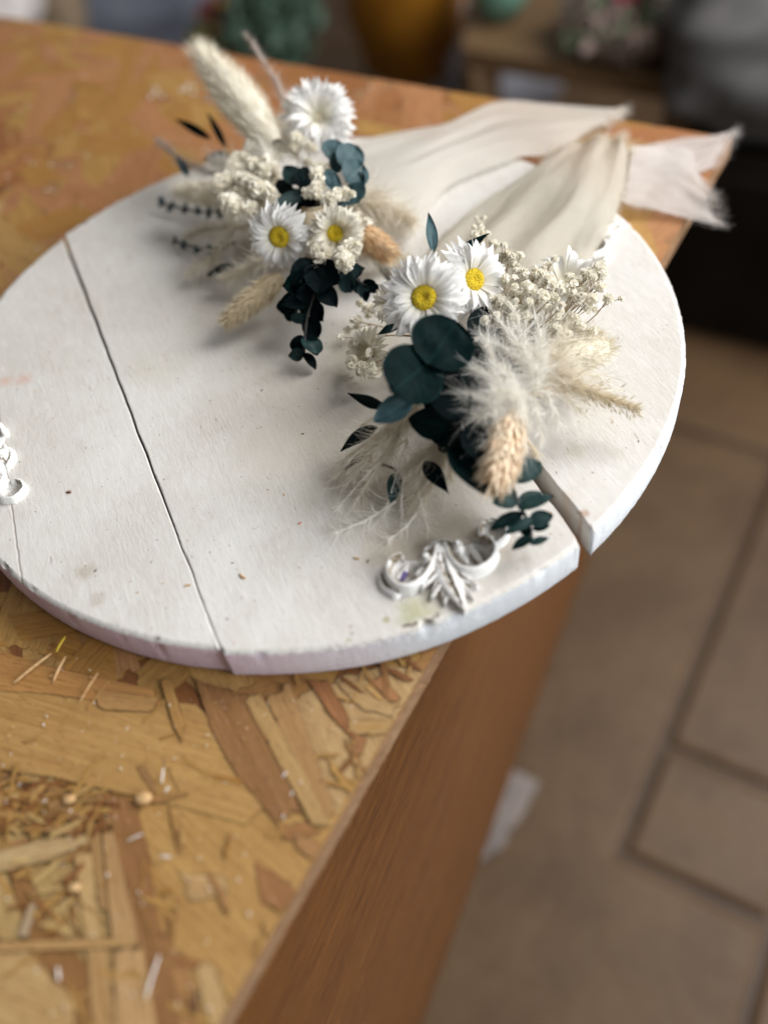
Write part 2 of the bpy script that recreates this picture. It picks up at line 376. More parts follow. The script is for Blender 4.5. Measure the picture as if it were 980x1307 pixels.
LIGHT = (.46, .265, .078); AMBER = (.42, .215, .052); TAN = (.47, .28, .095); BROWN = (.27, .12, .034); RUST = (.23, .09, .026); PALE = (.52, .355, .145)
GAP_SHADE = True
def strand(poly, z, col, axis=None, thick=.0003, rag=.0005, tilt=None):
    """one pressed strand: ragged outline, its own grain direction, a thin wall"""
    c = sum(poly, Vector((0, 0, 0))) / len(poly)
    if axis is None:
        L = [(poly[(i+1) % len(poly)] - poly[i]) for i in range(len(poly))]; axis = max(L, key=lambda e: e.length)
    ax = Vector((axis.x, axis.y, 0)).normalized(); ay = Vector((-ax.y, ax.x, 0))
    pts = []
    for i, a in enumerate(poly):
        b = poly[(i+1) % len(poly)]; e = b - a; k = max(1, int(e.length / .0022)); across = abs(e.normalized().dot(ay)) if e.length > 0 else 0
        for j in range(k):
            p = a + e * (j / k); q = rag * (1 + 2.5*across)
            p = p + ax * (R.uniform(-1, 1) * q) * (1 if across > .5 else .3) + ay * (R.uniform(-1, 1) * q * .35); pts.append(p)
    pts = clip(pts, E1, DN - .0004); 
    if len(pts) < 3: return
    pts = clip(pts, E2, DM - .0001)
    if len(pts) < 3: return
    tx, ty = tilt or (0, 0)
    ou, ov = R.uniform(0, 50), R.uniform(0, 50)
    top_ = []; uv = []
    for p in pts:
        d = p - c; top_.append(Vector((p.x, p.y, z + d.dot(ax)*tx + d.dot(ay)*ty))); uv.append((ou + d.dot(ax), ov + d.dot(ay)))
    k = R.uniform(.84, .98); col = tuple(x*k for x in col)
    mb.add(top_, [tuple(range(len(top_)))], uv, col, mi=2, smooth=False)
    if GAP_SHADE and (thick > .00036 or c.y < -.12):           # wider dark copy just below, painting the shaded gap round the strand
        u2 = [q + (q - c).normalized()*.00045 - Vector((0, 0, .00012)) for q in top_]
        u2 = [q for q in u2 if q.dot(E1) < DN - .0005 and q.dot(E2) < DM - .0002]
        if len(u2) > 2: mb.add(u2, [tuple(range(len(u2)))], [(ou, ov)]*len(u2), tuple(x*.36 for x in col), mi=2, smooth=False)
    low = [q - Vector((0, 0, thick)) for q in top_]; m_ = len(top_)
    mb.add(low + top_, [(i, (i+1) % m_, m_ + (i+1) % m_, m_ + i) for i in range(m_)], uv + uv, tuple(x*.45 for x in col), mi=2, smooth=False)  # wall colour darkened: edge shade painted in so the ridges show

def rnd_strand(c, L, W, ang, z, col, tilt=.002, thick=.00035):
    ax = Vector((math.cos(ang), math.sin(ang), 0)); ay = Vector((-ax.y, ax.x, 0)); pts = []
    k = R.uniform(.1, .35)
    for s, t in ((-1, -1), (1, -1), (1 - k*R.random(), 1), (-1 + k*R.random(), 1)):
        pts.append(c + ax*(s*L/2) + ay*(t*W/2*R.uniform(.8, 1.1)))
    strand(pts, z, col, ax, thick, .0006, (R.uniform(-tilt, tilt), R.uniform(-tilt, tilt)*2))
PAL = [LIGHT, AMBER, TAN, LIGHT, AMBER, BROWN, (.42, .22, .075), RUST, PALE, (.45, .24, .10)]
cnt = 0
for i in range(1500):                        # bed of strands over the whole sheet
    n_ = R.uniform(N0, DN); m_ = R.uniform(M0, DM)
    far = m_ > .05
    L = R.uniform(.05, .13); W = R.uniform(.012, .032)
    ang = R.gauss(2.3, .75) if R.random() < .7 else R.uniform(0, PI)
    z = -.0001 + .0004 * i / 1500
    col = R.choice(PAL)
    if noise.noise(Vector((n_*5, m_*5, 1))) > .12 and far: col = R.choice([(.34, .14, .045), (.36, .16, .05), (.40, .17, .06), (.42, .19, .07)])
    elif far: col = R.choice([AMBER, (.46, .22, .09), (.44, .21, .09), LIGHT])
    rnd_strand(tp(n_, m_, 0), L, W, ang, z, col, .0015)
GAP_SHADE = False
for i in range(70):                         # short slivers pressed in near the camera
    u = R.uniform(0, 540); v = R.uniform(850, 1300); rnd_strand(P(u, v, 0), R.uniform(.005, .026), R.uniform(.0006, .0022), R.gauss(2.2, .6), .0010 + .0006*R.random(), R.choice([AMBER, LIGHT, TAN, LIGHT, (.36, .19, .06)]), .012, .00022)
GAP_SHADE = True
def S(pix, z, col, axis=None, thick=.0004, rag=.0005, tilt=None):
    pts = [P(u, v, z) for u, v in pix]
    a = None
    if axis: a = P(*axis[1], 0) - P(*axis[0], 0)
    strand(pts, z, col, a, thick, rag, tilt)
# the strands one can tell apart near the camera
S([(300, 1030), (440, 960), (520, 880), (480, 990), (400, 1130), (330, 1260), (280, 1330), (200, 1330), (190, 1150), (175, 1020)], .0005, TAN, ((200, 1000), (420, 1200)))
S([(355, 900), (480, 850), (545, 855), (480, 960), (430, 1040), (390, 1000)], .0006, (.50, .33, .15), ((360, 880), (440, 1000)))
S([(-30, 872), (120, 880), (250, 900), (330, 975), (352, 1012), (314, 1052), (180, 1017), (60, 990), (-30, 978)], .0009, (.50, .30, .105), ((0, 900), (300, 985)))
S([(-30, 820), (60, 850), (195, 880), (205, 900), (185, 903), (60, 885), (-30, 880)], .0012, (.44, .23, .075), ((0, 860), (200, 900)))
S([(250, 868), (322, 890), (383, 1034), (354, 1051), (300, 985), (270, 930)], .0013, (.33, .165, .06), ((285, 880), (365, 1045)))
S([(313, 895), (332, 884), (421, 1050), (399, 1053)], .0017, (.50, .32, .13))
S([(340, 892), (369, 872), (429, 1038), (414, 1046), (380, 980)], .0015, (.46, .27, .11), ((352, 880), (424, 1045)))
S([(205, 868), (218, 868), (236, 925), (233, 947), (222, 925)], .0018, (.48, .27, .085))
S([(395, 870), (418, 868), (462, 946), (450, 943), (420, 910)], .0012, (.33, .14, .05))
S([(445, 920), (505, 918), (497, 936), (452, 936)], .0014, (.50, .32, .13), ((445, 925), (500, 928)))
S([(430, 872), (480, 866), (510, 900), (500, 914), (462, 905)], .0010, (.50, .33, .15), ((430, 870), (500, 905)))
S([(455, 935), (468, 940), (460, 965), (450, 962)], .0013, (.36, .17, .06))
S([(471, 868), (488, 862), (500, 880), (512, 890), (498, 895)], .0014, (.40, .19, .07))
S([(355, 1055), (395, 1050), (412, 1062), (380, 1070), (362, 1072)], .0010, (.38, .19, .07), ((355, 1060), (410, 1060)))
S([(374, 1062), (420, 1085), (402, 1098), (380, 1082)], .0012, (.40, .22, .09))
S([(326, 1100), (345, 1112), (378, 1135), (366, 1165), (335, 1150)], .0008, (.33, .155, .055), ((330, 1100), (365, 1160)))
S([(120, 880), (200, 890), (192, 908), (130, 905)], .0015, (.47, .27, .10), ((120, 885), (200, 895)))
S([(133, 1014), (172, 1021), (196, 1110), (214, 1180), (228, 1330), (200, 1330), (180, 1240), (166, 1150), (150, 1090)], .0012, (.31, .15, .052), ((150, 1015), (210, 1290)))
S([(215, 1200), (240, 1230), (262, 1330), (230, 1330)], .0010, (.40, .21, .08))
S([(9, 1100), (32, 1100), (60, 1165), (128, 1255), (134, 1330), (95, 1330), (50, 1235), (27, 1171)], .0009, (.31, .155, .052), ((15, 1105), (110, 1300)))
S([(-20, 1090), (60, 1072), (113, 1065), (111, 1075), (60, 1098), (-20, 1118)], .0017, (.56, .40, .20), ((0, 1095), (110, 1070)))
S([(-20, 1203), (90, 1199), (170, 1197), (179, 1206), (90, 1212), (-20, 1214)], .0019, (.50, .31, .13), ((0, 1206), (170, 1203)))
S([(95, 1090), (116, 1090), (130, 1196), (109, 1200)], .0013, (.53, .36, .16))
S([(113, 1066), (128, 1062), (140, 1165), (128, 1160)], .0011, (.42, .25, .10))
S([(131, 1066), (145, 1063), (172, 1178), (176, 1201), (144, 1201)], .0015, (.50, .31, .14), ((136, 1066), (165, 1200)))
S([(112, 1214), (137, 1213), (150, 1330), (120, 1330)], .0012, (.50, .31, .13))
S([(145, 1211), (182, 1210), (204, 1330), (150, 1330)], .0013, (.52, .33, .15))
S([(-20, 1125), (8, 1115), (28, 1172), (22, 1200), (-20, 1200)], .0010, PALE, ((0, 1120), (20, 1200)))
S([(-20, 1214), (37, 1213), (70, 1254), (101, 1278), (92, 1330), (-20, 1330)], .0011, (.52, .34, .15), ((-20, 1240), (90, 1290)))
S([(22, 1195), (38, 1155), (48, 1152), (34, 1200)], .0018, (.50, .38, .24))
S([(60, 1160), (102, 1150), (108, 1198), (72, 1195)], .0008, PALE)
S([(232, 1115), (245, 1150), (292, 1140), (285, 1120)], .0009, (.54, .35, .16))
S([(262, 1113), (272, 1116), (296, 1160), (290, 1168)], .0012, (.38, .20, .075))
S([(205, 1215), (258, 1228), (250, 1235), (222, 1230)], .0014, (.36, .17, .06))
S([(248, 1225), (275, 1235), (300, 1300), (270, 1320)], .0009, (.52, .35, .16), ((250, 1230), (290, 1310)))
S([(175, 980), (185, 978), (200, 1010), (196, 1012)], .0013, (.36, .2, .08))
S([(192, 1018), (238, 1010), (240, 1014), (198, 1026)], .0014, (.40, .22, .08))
# rough pocket of short splinters at the left
GAP_SHADE = False
for i in range(190):
    u = R.uniform(-5, 138); v = R.uniform(995, 1062) if R.random() < .75 else R.uniform(1095, 1190)
    if v > 1090 and not (32 < u < 98): continue
    if v < 1062 and v < 990 + u*.16: continue
    c = P(u, v, 0); L = R.uniform(.003, .018); W = R.uniform(.0005, .0028)
    rnd_strand(c, L, W, R.gauss(.25, .6), .0010 + R.random()*.0011, R.choice([TAN, BROWN, BROWN, LIGHT, LIGHT, PALE, RUST, (.36, .20, .08)]), .06, .0004)
S([(8, 993), (60, 1000), (130, 1012), (134, 1018), (60, 1010), (12, 1006)], .00125, (.05, .02, .01), None, .0001)  # near-black flat polygons, painting the shade of voids between the splinters
S([(20, 1018), (62, 1022), (60, 1032), (25, 1028)], .00122, (.05, .022, .012), None, .0001)
for i in range(70):                          # chips along the sheet's near edge
    m_ = R.uniform(-.2, -.02) ; n_ = DN - abs(R.gauss(0, .014)) - .001
    rnd_strand(tp(n_, m_, 0), R.uniform(.006, .02), R.uniform(.0008, .003), R.gauss(2.2, .5), .0011 + R.random()*.0005, R.choice([TAN, BROWN, RUST, LIGHT]), .03)
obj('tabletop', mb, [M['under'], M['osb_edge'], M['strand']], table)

# varnished apron, set a few degrees askew under the sheet
a_near = P(297, 1307, -.0125) - E1 * .004; dr = Vector((.515, .857, 0)); nr = Vector((dr.y, -dr.x, 0))
def plane_hit(u, v):
    r = FW + RT * ((u - 490) / FPX) + UP * (-(v - 653.5) / FPX); return CAM + r * ((a_near - CAM).dot(nr) / r.dot(nr))
zb = (plane_hit(560, 1225).z + plane_hit(745, 745).z) / 2
print('apron bottom', zb, plane_hit(560, 1225).z, plane_hit(745, 745).z)
mb = MB(); c0 = a_near - dr * .12; c1 = a_near + dr * .58
rows = []
for z in (-.0135, -.0135): pass
def ap(t, w, z): return c0 + dr * t - nr * w + Vector((0, 0, z - c0.z))
Lp = (c1 - c0).length; K = 40
for (w, z) in ((.02, -.0128), (.001, -.0128), (0, -.0138), (0, zb + .02), (0, zb + .003), (.003, zb), (.02, zb)):
    rows.append([ap(Lp*i/K, w, z) for i in range(K+1)])
mb.grid(rows[::-1], smooth=True)
obj('apron', mb, M['apron'], table)
mb = MB()
f0 = c1; f1 = c1 - nr * .75
mb.grid([[f0 + Vector((0, 0, -.0128 - f0.z)), f1 + Vector((0, 0, -.0128 - f1.z))], [Vector((f0.x, f0.y, zb)), Vector((f1.x, f1.y, zb))]], smooth=False)
obj('apron', mb, M['apron'], table)
for (t, w) in ((.10, .30), (Lp - .10, .30), (.10, .65), (Lp - .10, .65)):
    mb = MB(); q = ap(t, w, 0); mb.box((q.x, q.y, (ZF - .013)/2), .022, .022, (-.013 - ZF)/2 - .002, math.atan2(dr.y, dr.x), bev=.002); obj('leg', mb, M['apron'], table)

# ================================================================== ROUND BOARD
board = thing('round_board', 'round white painted board of planks lying on the work table', 'board', (0, 0, 0.0006))
K1 = Vector((.9611, .2762, 0)); K2 = Vector((-.2762, .9611, 0))
def plank(name, lo0, lo1, hi0, hi1, r, ztop=ZB, rad=(.2,), off=(0, 0)):
    """lo/hi: the seam lines as K1 offsets at the near and far rim; None = the rim itself"""
    out = []
    N = 900; ring = []
    for i in range(N):
        a = 2*PI*i/N; rr = r + .0007*noise.noise(Vector((math.cos(a)*3, math.sin(a)*3, r*50)))
        ring.append(Vector((math.cos(a)*rr + off[0], math.sin(a)*rr + off[1], 0)))
    def line(p, l0, l1): t = (p.dot(K2) + .2) / .4; return l0 + (l1 - l0)*t
    poly = ring
    def cut(poly, l0, l1, sign):
        o = []
        f = lambda p: sign * (p.dot(K1) - line(p, l0, l1))
        for i, a in enumerate(poly):
            b = poly[(i+1) % len(poly)]; fa, fb = f(a), f(b)
            if fa <= 0: o.append(a)
            if (fa <= 0) != (fb <= 0):
                c = a + (b - a)*(fa/(fa - fb)); o.append(c)
        return o
    if lo0 is not None: poly = cut(poly, lo0, lo1, -1)
    if hi0 is not None: poly = cut(poly, hi0, hi1, 1)
    # densify straight seams
    dense = []
    for i, a in enumerate(poly):
        b = poly[(i+1) % len(poly)]; L = (b - a).length; k = max(1, int(L/.002))
        for j in range(k):
            q = a + (b - a)*(j/k)
            if k > 3 and 0 < j: q = q + K1 * .0005*noise.noise(Vector((q.dot(K2)*60, r, name.__len__())))
            dense.append(q)
    clean = []
    for q in dense:
        if not clean or (q - clean[-1]).length > .0006: clean.append(q)
    while (clean[0] - clean[-1]).length < .0006: clean.pop()
    poly = clean; n = len(poly)
    nrm = []
    for i in range(n):
        t = (poly[(i+1) % n] - poly[i-1]).normalized(); nrm.append(Vector((t.y, -t.x, 0)))
    # soften corners: average normals
    for _ in range(2): nrm = [((nrm[i-1] + nrm[i]*2 + nrm[(i+1) % n])/4) for i in range(n)]
    rimf = []
    for q in poly:
        e = r + .001 - math.hypot(q.x - off[0], q.y - off[1]); rimf.append(max(.22, min(1, 1 - (e - .0015)/.004)))
    def ringz(ins, z, amp=0, zamp=0, fr=400, seed=0):
        res = []
        for i in range(n):
            q = poly[i]; w = noise.noise(Vector((q.x*fr, q.y*fr, seed))); w2 = noise.noise(Vector((q.x*fr*3, q.y*fr*3, seed+5)))
            chip = max(0, noise.noise(Vector((q.x*130, q.y*130, seed+9))) - .30)*.005 if amp > .0002 else 0
            k_ = rimf[i]; res.append(q - nrm[i]*(ins*k_ + amp*k_*(w + .5*w2) + chip*1.2*k_) + Vector((0, 0, ztop - (ztop - z)*(k_ if z > .015 else 1) + zamp*(w2 + .5*w) - chip*.6*k_)))
        return res
    rows = [ringz(.0035, .0006), ringz(.0012, .0010, .0002), ringz(.0, .004, .0002, 0, 300, 2), ringz(.0, .010, .0002, 0, 300, 3),
            ringz(-.0002, ztop - .0030, .0003, 0, 500, 4), ringz(.0002, ztop - .0014, .0005, .0002, 700, 5), ringz(.0010, ztop - .0004, .0007, .0004, 800, 6), ringz(.0024, ztop, .0005, .00018, 600, 7)]
    mb = MB(); mb.grid(rows[:6], closed=True, mi=1); mb.grid(rows[5:], closed=True, mi=0)
    last = rows[-1]
    rows[-1] = [Vector((q.x, q.y, ztop)) for q in last]; last = rows[-1]
    mb = MB(); mb.grid(rows[:6], closed=True, mi=1); mb.grid(rows[5:], closed=True, mi=0)
    pts = [q.to_2d() for q in last]; g = .006; k = int(.21/g)
    def inside(x, y):
        c = False
        for i in range(n):
            a, b = pts[i], pts[i-1]
            if (a.y > y) != (b.y > y) and x < (b.x-a.x)*(y-a.y)/(b.y-a.y) + a.x: c = not c
        return c
    def dmin(x, y): return min((q.x-x)**2 + (q.y-y)**2 for q in pts)
    grid_ = [Vector((i*g + (j % 2)*g/2, j*g)) for j in range(-k, k+1) for i in range(-k, k+1)]
    grid_ = [q for q in grid_ if q.length < .2 and inside(q.x, q.y) and dmin(q.x, q.y) > .003**2]
    vo, _, fo, _, _, _ = delaunay_2d_cdt(pts + grid_, [], [list(range(n))], 1, 1e-7)
    for k_ in range(5*n):
        if rimf[k_ % n] < .5: mb.mi[k_] = 0
    mb.add([(q.x, q.y, ztop) for q in vo], [tuple(f) for f in fo], mi=0)
    mb.add([(q.x, q.y, .0006) for q in vo], [tuple(f)[::-1] for f in fo], mi=1)
    return obj('plank', mb, [M['top'], M['side']], board)
s1n = P(284, 834).dot(K1); s1m = P(190, 570).dot(K1); s1f = P(82, 304).dot(K1)
s2n = P(736, 688).dot(K1); s2b = P(700, 643).dot(K1); r2n = P(753, 674).dot(K1); r2b = P(700, 600).dot(K1)
print('seams', s1n, s1m, s1f, s2n, s2b, r2n, r2b)
tag(plank('plank', None, None, s1n - .0001, s1f - .0012, .1985), 'left plank of the board')
tag(plank('plank', s1n + .0001, s1f + .0012, s2n, .0585, .2006), 'middle plank with the flowers')
tag(plank('plank', r2n + .0005, .0600, None, None, .2000), 'right plank set slightly apart')

# ---- cast scroll ornament as one relief
def m_resin():
    n = NT('painted_ornament'); g = n.pos(); d = n.node('Attribute', attribute_name='col').outputs['Fac']
    sepc = n.node('SeparateColor', {0: n.node('Attribute', attribute_name='col').outputs['Color']})
    c = n.mix(n.ramp(n.noise(g, 200, 4), .3, .7), (.88, .88, .87), (.80, .79, .77))
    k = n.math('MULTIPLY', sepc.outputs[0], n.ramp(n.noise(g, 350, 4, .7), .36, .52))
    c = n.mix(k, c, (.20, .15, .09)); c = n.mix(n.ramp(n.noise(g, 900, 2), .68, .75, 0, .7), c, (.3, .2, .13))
    n.principled(c, .55, n.bump(n.noise(g, 1300, 3), .6, .0008), .35); return n.m
M['resin'] = m_resin()
def relief(center, xdir, feats, w, h, res=.00035, zbase=ZB, flip=1):
    xd = Vector((xdir.x, xdir.y, 0)).normalized(); yd = Vector((-xd.y, xd.x, 0))*flip
    nx, ny = int(2*w/res), int(2*h/res); H = []; D = []
    for j in range(ny + 1):
        row = []; dr_ = []
        y = -h + j*res
        for i in range(nx + 1):
            x = -w + i*res; z = 0; dirt = 0
            for f in feats:
                q, dd = f(x, y)
                if q > z: z = q; dirt = dd
            if z > .0006: z += .00012*noise.noise(Vector((x*900, y*900, 0))) + .00015*noise.noise(Vector((x*260, y*260, 4)))
            row.append(z); dr_.append(dirt)
        H.append(row); D.append(dr_)
    idx = {}; V = []; F = []; Cc = []
    def vid(i, j):
        if (i, j) not in idx:
            x = -w + i*res; y = -h + j*res; idx[(i, j)] = len(V)
            V.append(center + xd*x + yd*y + Vector((0, 0, max(0, H[j][i]) - .0002))); Cc.append((D[j][i],)*3)
        return idx[(i, j)]
    for j in range(ny):
        for i in range(nx):
            if max(H[j][i], H[j+1][i], H[j][i+1], H[j+1][i+1]) > 0:
                f = (vid(i, j), vid(i+1, j), vid(i+1, j+1), vid(i, j+1)); F.append(f if flip == 1 else f[::-1])
    b = MB(); b.add(V, F, None, Cc); return b
def ringf(cx, cy, r, wd, H, a0=0, a1=360, tape=0.0):
    def f(x, y):
        dx, dy = x - cx, y - cy; d = math.hypot(dx, dy); a = (math.degrees(math.atan2(dy, dx)) - a0) % 360; span = a1 - a0
        if a > span: return 0, 0
        ww = wd * (1 - tape * a/span); e = (d - r)/ww
        if abs(e) > 1: return 0, 0
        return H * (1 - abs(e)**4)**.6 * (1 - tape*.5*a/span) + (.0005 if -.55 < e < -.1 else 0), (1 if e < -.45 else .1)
    return f
def pathf(pts, w0, w1, H0, H1, c):
    P3 = cat([(x*mm, y*mm, 0) for x, y in pts], 26); n = len(P3) - 1; c = (c[0]*mm, c[1]*mm)
    def f(x, y):
        if min((x-q.x)**2 + (y-q.y)**2 for q in P3[::4]) > .0055**2: return 0, 0
        best = (9, 0)
        for i in range(n):
            a, b = P3[i], P3[i+1]; ex, ey = b.x-a.x, b.y-a.y; L2 = ex*ex + ey*ey
            t = max(0, min(1, ((x-a.x)*ex + (y-a.y)*ey)/L2)); d = math.hypot(x-a.x-ex*t, y-a.y-ey*t)
            if d < best[0]: best = (d, (i+t)/n, a.x+ex*t, a.y+ey*t)
        d, s = best[0], best[1]
        if d > .004: return 0, 0
        w = (w0 + (w1-w0)*s)*mm; e = d/w
        if e > 1: return 0, 0
        inner = math.hypot(x-c[0], y-c[1]) < math.hypot(best[2]-c[0], best[3]-c[1])
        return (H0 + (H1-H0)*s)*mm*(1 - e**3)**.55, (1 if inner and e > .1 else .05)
    return f
def bowl(cx, cy, r, h0, h1):
    def f(x, y):
        d = math.hypot(x-cx, y-cy)/r
        return (h0 + (h1-h0)*d*d, .75 * (1 - d)) if d < 1 else (0, 0)
    return f
def knob(cx, cy, r, H):
    def f(x, y):
        d = math.hypot(x-cx, y-cy)/r
        if d > 1: return 0, 0
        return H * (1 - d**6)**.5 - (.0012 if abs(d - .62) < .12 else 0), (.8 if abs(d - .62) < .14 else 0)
    return f
def lobe(pts, w0, H, groove=True):
    """leaf lobe along a polyline, sharp ridge, pointed end"""
    segs = list(zip(pts, pts[1:])); tot = sum(math.dist(a, b) for a, b in segs)
    def f(x, y):
        best = (1e9, 0); acc = 0
        for a, b in segs:
            L = math.dist(a, b); t = max(0, min(1, ((x-a[0])*(b[0]-a[0]) + (y-a[1])*(b[1]-a[1]))/(L*L)))
            d = math.dist((x, y), (a[0]+(b[0]-a[0])*t, a[1]+(b[1]-a[1])*t))
            if d < best[0]: best = (d, (acc + L*t)/tot)
            acc += L
        d, s = best; w = w0 * (math.sin(PI*min(1, .22 + .78*s))**.8 + .02)
        e = d/w
        if e > 1: return 0, 0
        z = H * (1 - .35*s) * (1 - e**3)**.6
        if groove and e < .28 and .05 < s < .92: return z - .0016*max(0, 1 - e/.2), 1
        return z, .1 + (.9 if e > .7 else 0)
    return f
mm = .001
feats = [pathf([(-2, 15), (-3.5, 7), (-7, -1), (-13, -5.5), (-19, -4), (-22.5, 2), (-21.5, 8), (-17.5, 10.5)], 2.3, 1.5, 6.4, 6.8, (-13, 3)), bowl(-13.5*mm, 2*mm, 8.4*mm, .7*mm, 1.3*mm),
         pathf([(-19, -7), (-24, -3.5), (-26, 2)], 2.6, 1.6, 2.6, 2.0, (-13, 3)), knob(-6.2*mm, 8.2*mm, 2.5*mm, 8.6*mm), lobe([(-10*mm, 1*mm), (-8*mm, 4*mm), (-6*mm, 9*mm)], 2.2*mm, 4.5*mm, False), lobe([(-18*mm, 0), (-15.5*mm, 3.5*mm), (-14.5*mm, 9*mm)], 2.6*mm, 3.4*mm, False),
         pathf([(2, 16), (4.5, 9), (9, 4), (15, 3), (21, 7), (23.2, 13), (21, 19), (16, 21)], 2.3, 1.5, 6.4, 6.8, (14, 11)), bowl(14*mm, 11*mm, 8.4*mm, .7*mm, 1.3*mm), knob(7.2*mm, 15*mm, 2.5*mm, 8.6*mm), lobe([(11*mm, 8*mm), (9*mm, 11*mm), (7.5*mm, 15*mm)], 2.2*mm, 4.5*mm, False),
         lobe([(17*mm, 9*mm), (15*mm, 13*mm), (12*mm, 18*mm)], 2.6*mm, 3.4*mm, False), pathf([(22, 17), (27, 21), (27.5, 28), (22, 31.5), (17, 28.5), (16.5, 24)], 1.7, 1.1, 4.4, 4.0, (22, 25)), bowl(22*mm, 25*mm, 5.4*mm, .5*mm, .8*mm), pathf([(-5, 17), (0, 19.5), (6, 18.5)], 1.6, 1.2, 4.2, 3.6, (0, 10)),
         lobe([(-1*mm, 13*mm), (3*mm, 0), (11*mm, -17*mm)], 6.2*mm, 6.2*mm),
         lobe([(-1*mm, 12*mm), (-2*mm, 2*mm), (-8*mm, -6*mm)], 3.0*mm, 6.4*mm), lobe([(0*mm, 10*mm), (0*mm, -2*mm), (-3.5*mm, -10.5*mm)], 3.2*mm, 5.6*mm), lobe([(1*mm, 8*mm), (2*mm, -4*mm), (2.5*mm, -13*mm)], 3.2*mm, 4.8*mm),
         lobe([(1*mm, 12*mm), (7*mm, 5*mm), (16*mm, 2*mm)], 2.8*mm, 6.2*mm), lobe([(2*mm, 8*mm), (9*mm, 0), (16*mm, -4*mm)], 3.0*mm, 5.4*mm), lobe([(3*mm, 4*mm), (9*mm, -5*mm), (14.5*mm, -10*mm)], 3*mm, 4.6*mm),
         lobe([(-7*mm, 14*mm), (-2*mm, 17.5*mm), (4*mm, 17*mm)], 2*mm, 5*mm, False)]
oc = P(562, 742); ox = P(640, 742) - P(484, 742)
near_orn = obj('scroll_ornament', relief(oc, ox, feats, 30*mm, 34*mm, .0004), M['resin'], board)
tag(near_orn, 'white acanthus scroll near the rim with a purple fleck inside')
mb = MB(); q = oc + ox.normalized()*(-.0155) + Vector((.0, .001, .0026)); 
mb.box(q, .0024, .0013, .0004, .9, bev=.0002); 
obj('petal_fleck', mb, simple('violet', (.10, .07, .22), (.16, .12, .30), 800, .7), near_orn)
def around(ang, r=.160):
    a0 = math.atan2(oc.y, oc.x); v = ox.copy(); v.rotate(Matrix.Rotation(math.radians(ang) - a0, 3, 'Z')); return Vector((r*math.cos(math.radians(ang)), r*math.sin(math.radians(ang)), ZB)), v
o2 = relief(*around(197.5, .183), feats, 30*mm, 34*mm, .0007); tag(obj('scroll_ornament', o2, M['resin'], board), 'white scroll at the left side of the board')
o3 = relief(*around(13, .176), feats, 30*mm, 34*mm, .0007); tag(obj('scroll_ornament', o3, M['resin'], board), 'white scroll at the far right rim, half under the ribbon')

# ================================================================== PLANT BUILDERS
def leafmesh(mb, base, tip, width, facing, cup=.15, bend=.1, shape='oval', th=.00025):
    ax = tip - base; L = ax.length; ax.normalize(); nz = (facing - ax*facing.dot(ax)).normalized(); sd = ax.cross(nz)
    rows = []; uv = []; n = 14; m = 8
    rr = R.uniform(0, 10)
    for i in range(n + 1):
        t = i/n
        if shape == 'round': w = max(0, 1 - (2*t - 1)**2)**.5
        elif shape == 'oval': w = (math.sin(PI*t**.85)**.75) if 0 < t < 1 else 0
        else: w = (math.sin(PI*t**.75)**1.0) * (1 - .15*t) if 0 < t < 1 else 0
        w = max(w, .015)*width/2
        row = []
        for j in range(m + 1):
            s = (j/m*2 - 1)
            z = cup*width*(s*s)*.5 + bend*L*(-(2*t-1)**2)*.5 + .07*width*noise.noise(Vector((t*3+rr, s*2, rr))) - (.012*width if j == m//2 else 0)
            row.append(base + ax*(t*L) + sd*(s*w) + nz*z); uv.append((t, j/m))
        rows.append(row)
    mb.grid(rows, uv)
    low = [[q - nz*th for q in r] for r in rows]; mb.grid([r[::-1] for r in low], [uv[i*(m+1) + (m-j)] for i in range(n+1) for j in range(m+1)])
def leaf(parent, b, t, wpx, mat='leaf', face=(0, 0, 0), cup=.15, bend=.1, shape='oval', name='leaf', rim=False):
    """b, t = (u, v, z) of base and tip"""
    B = P(*b); T = P(*t); f = view(B) + RT*face[0] + UP*face[1] + Vector((0, 0, face[2]))
    mb = MB(); leafmesh(mb, B, T, wpx*mpp(B), f.normalized(), cup, bend, shape)
    return obj(name, mb, M[mat], parent)
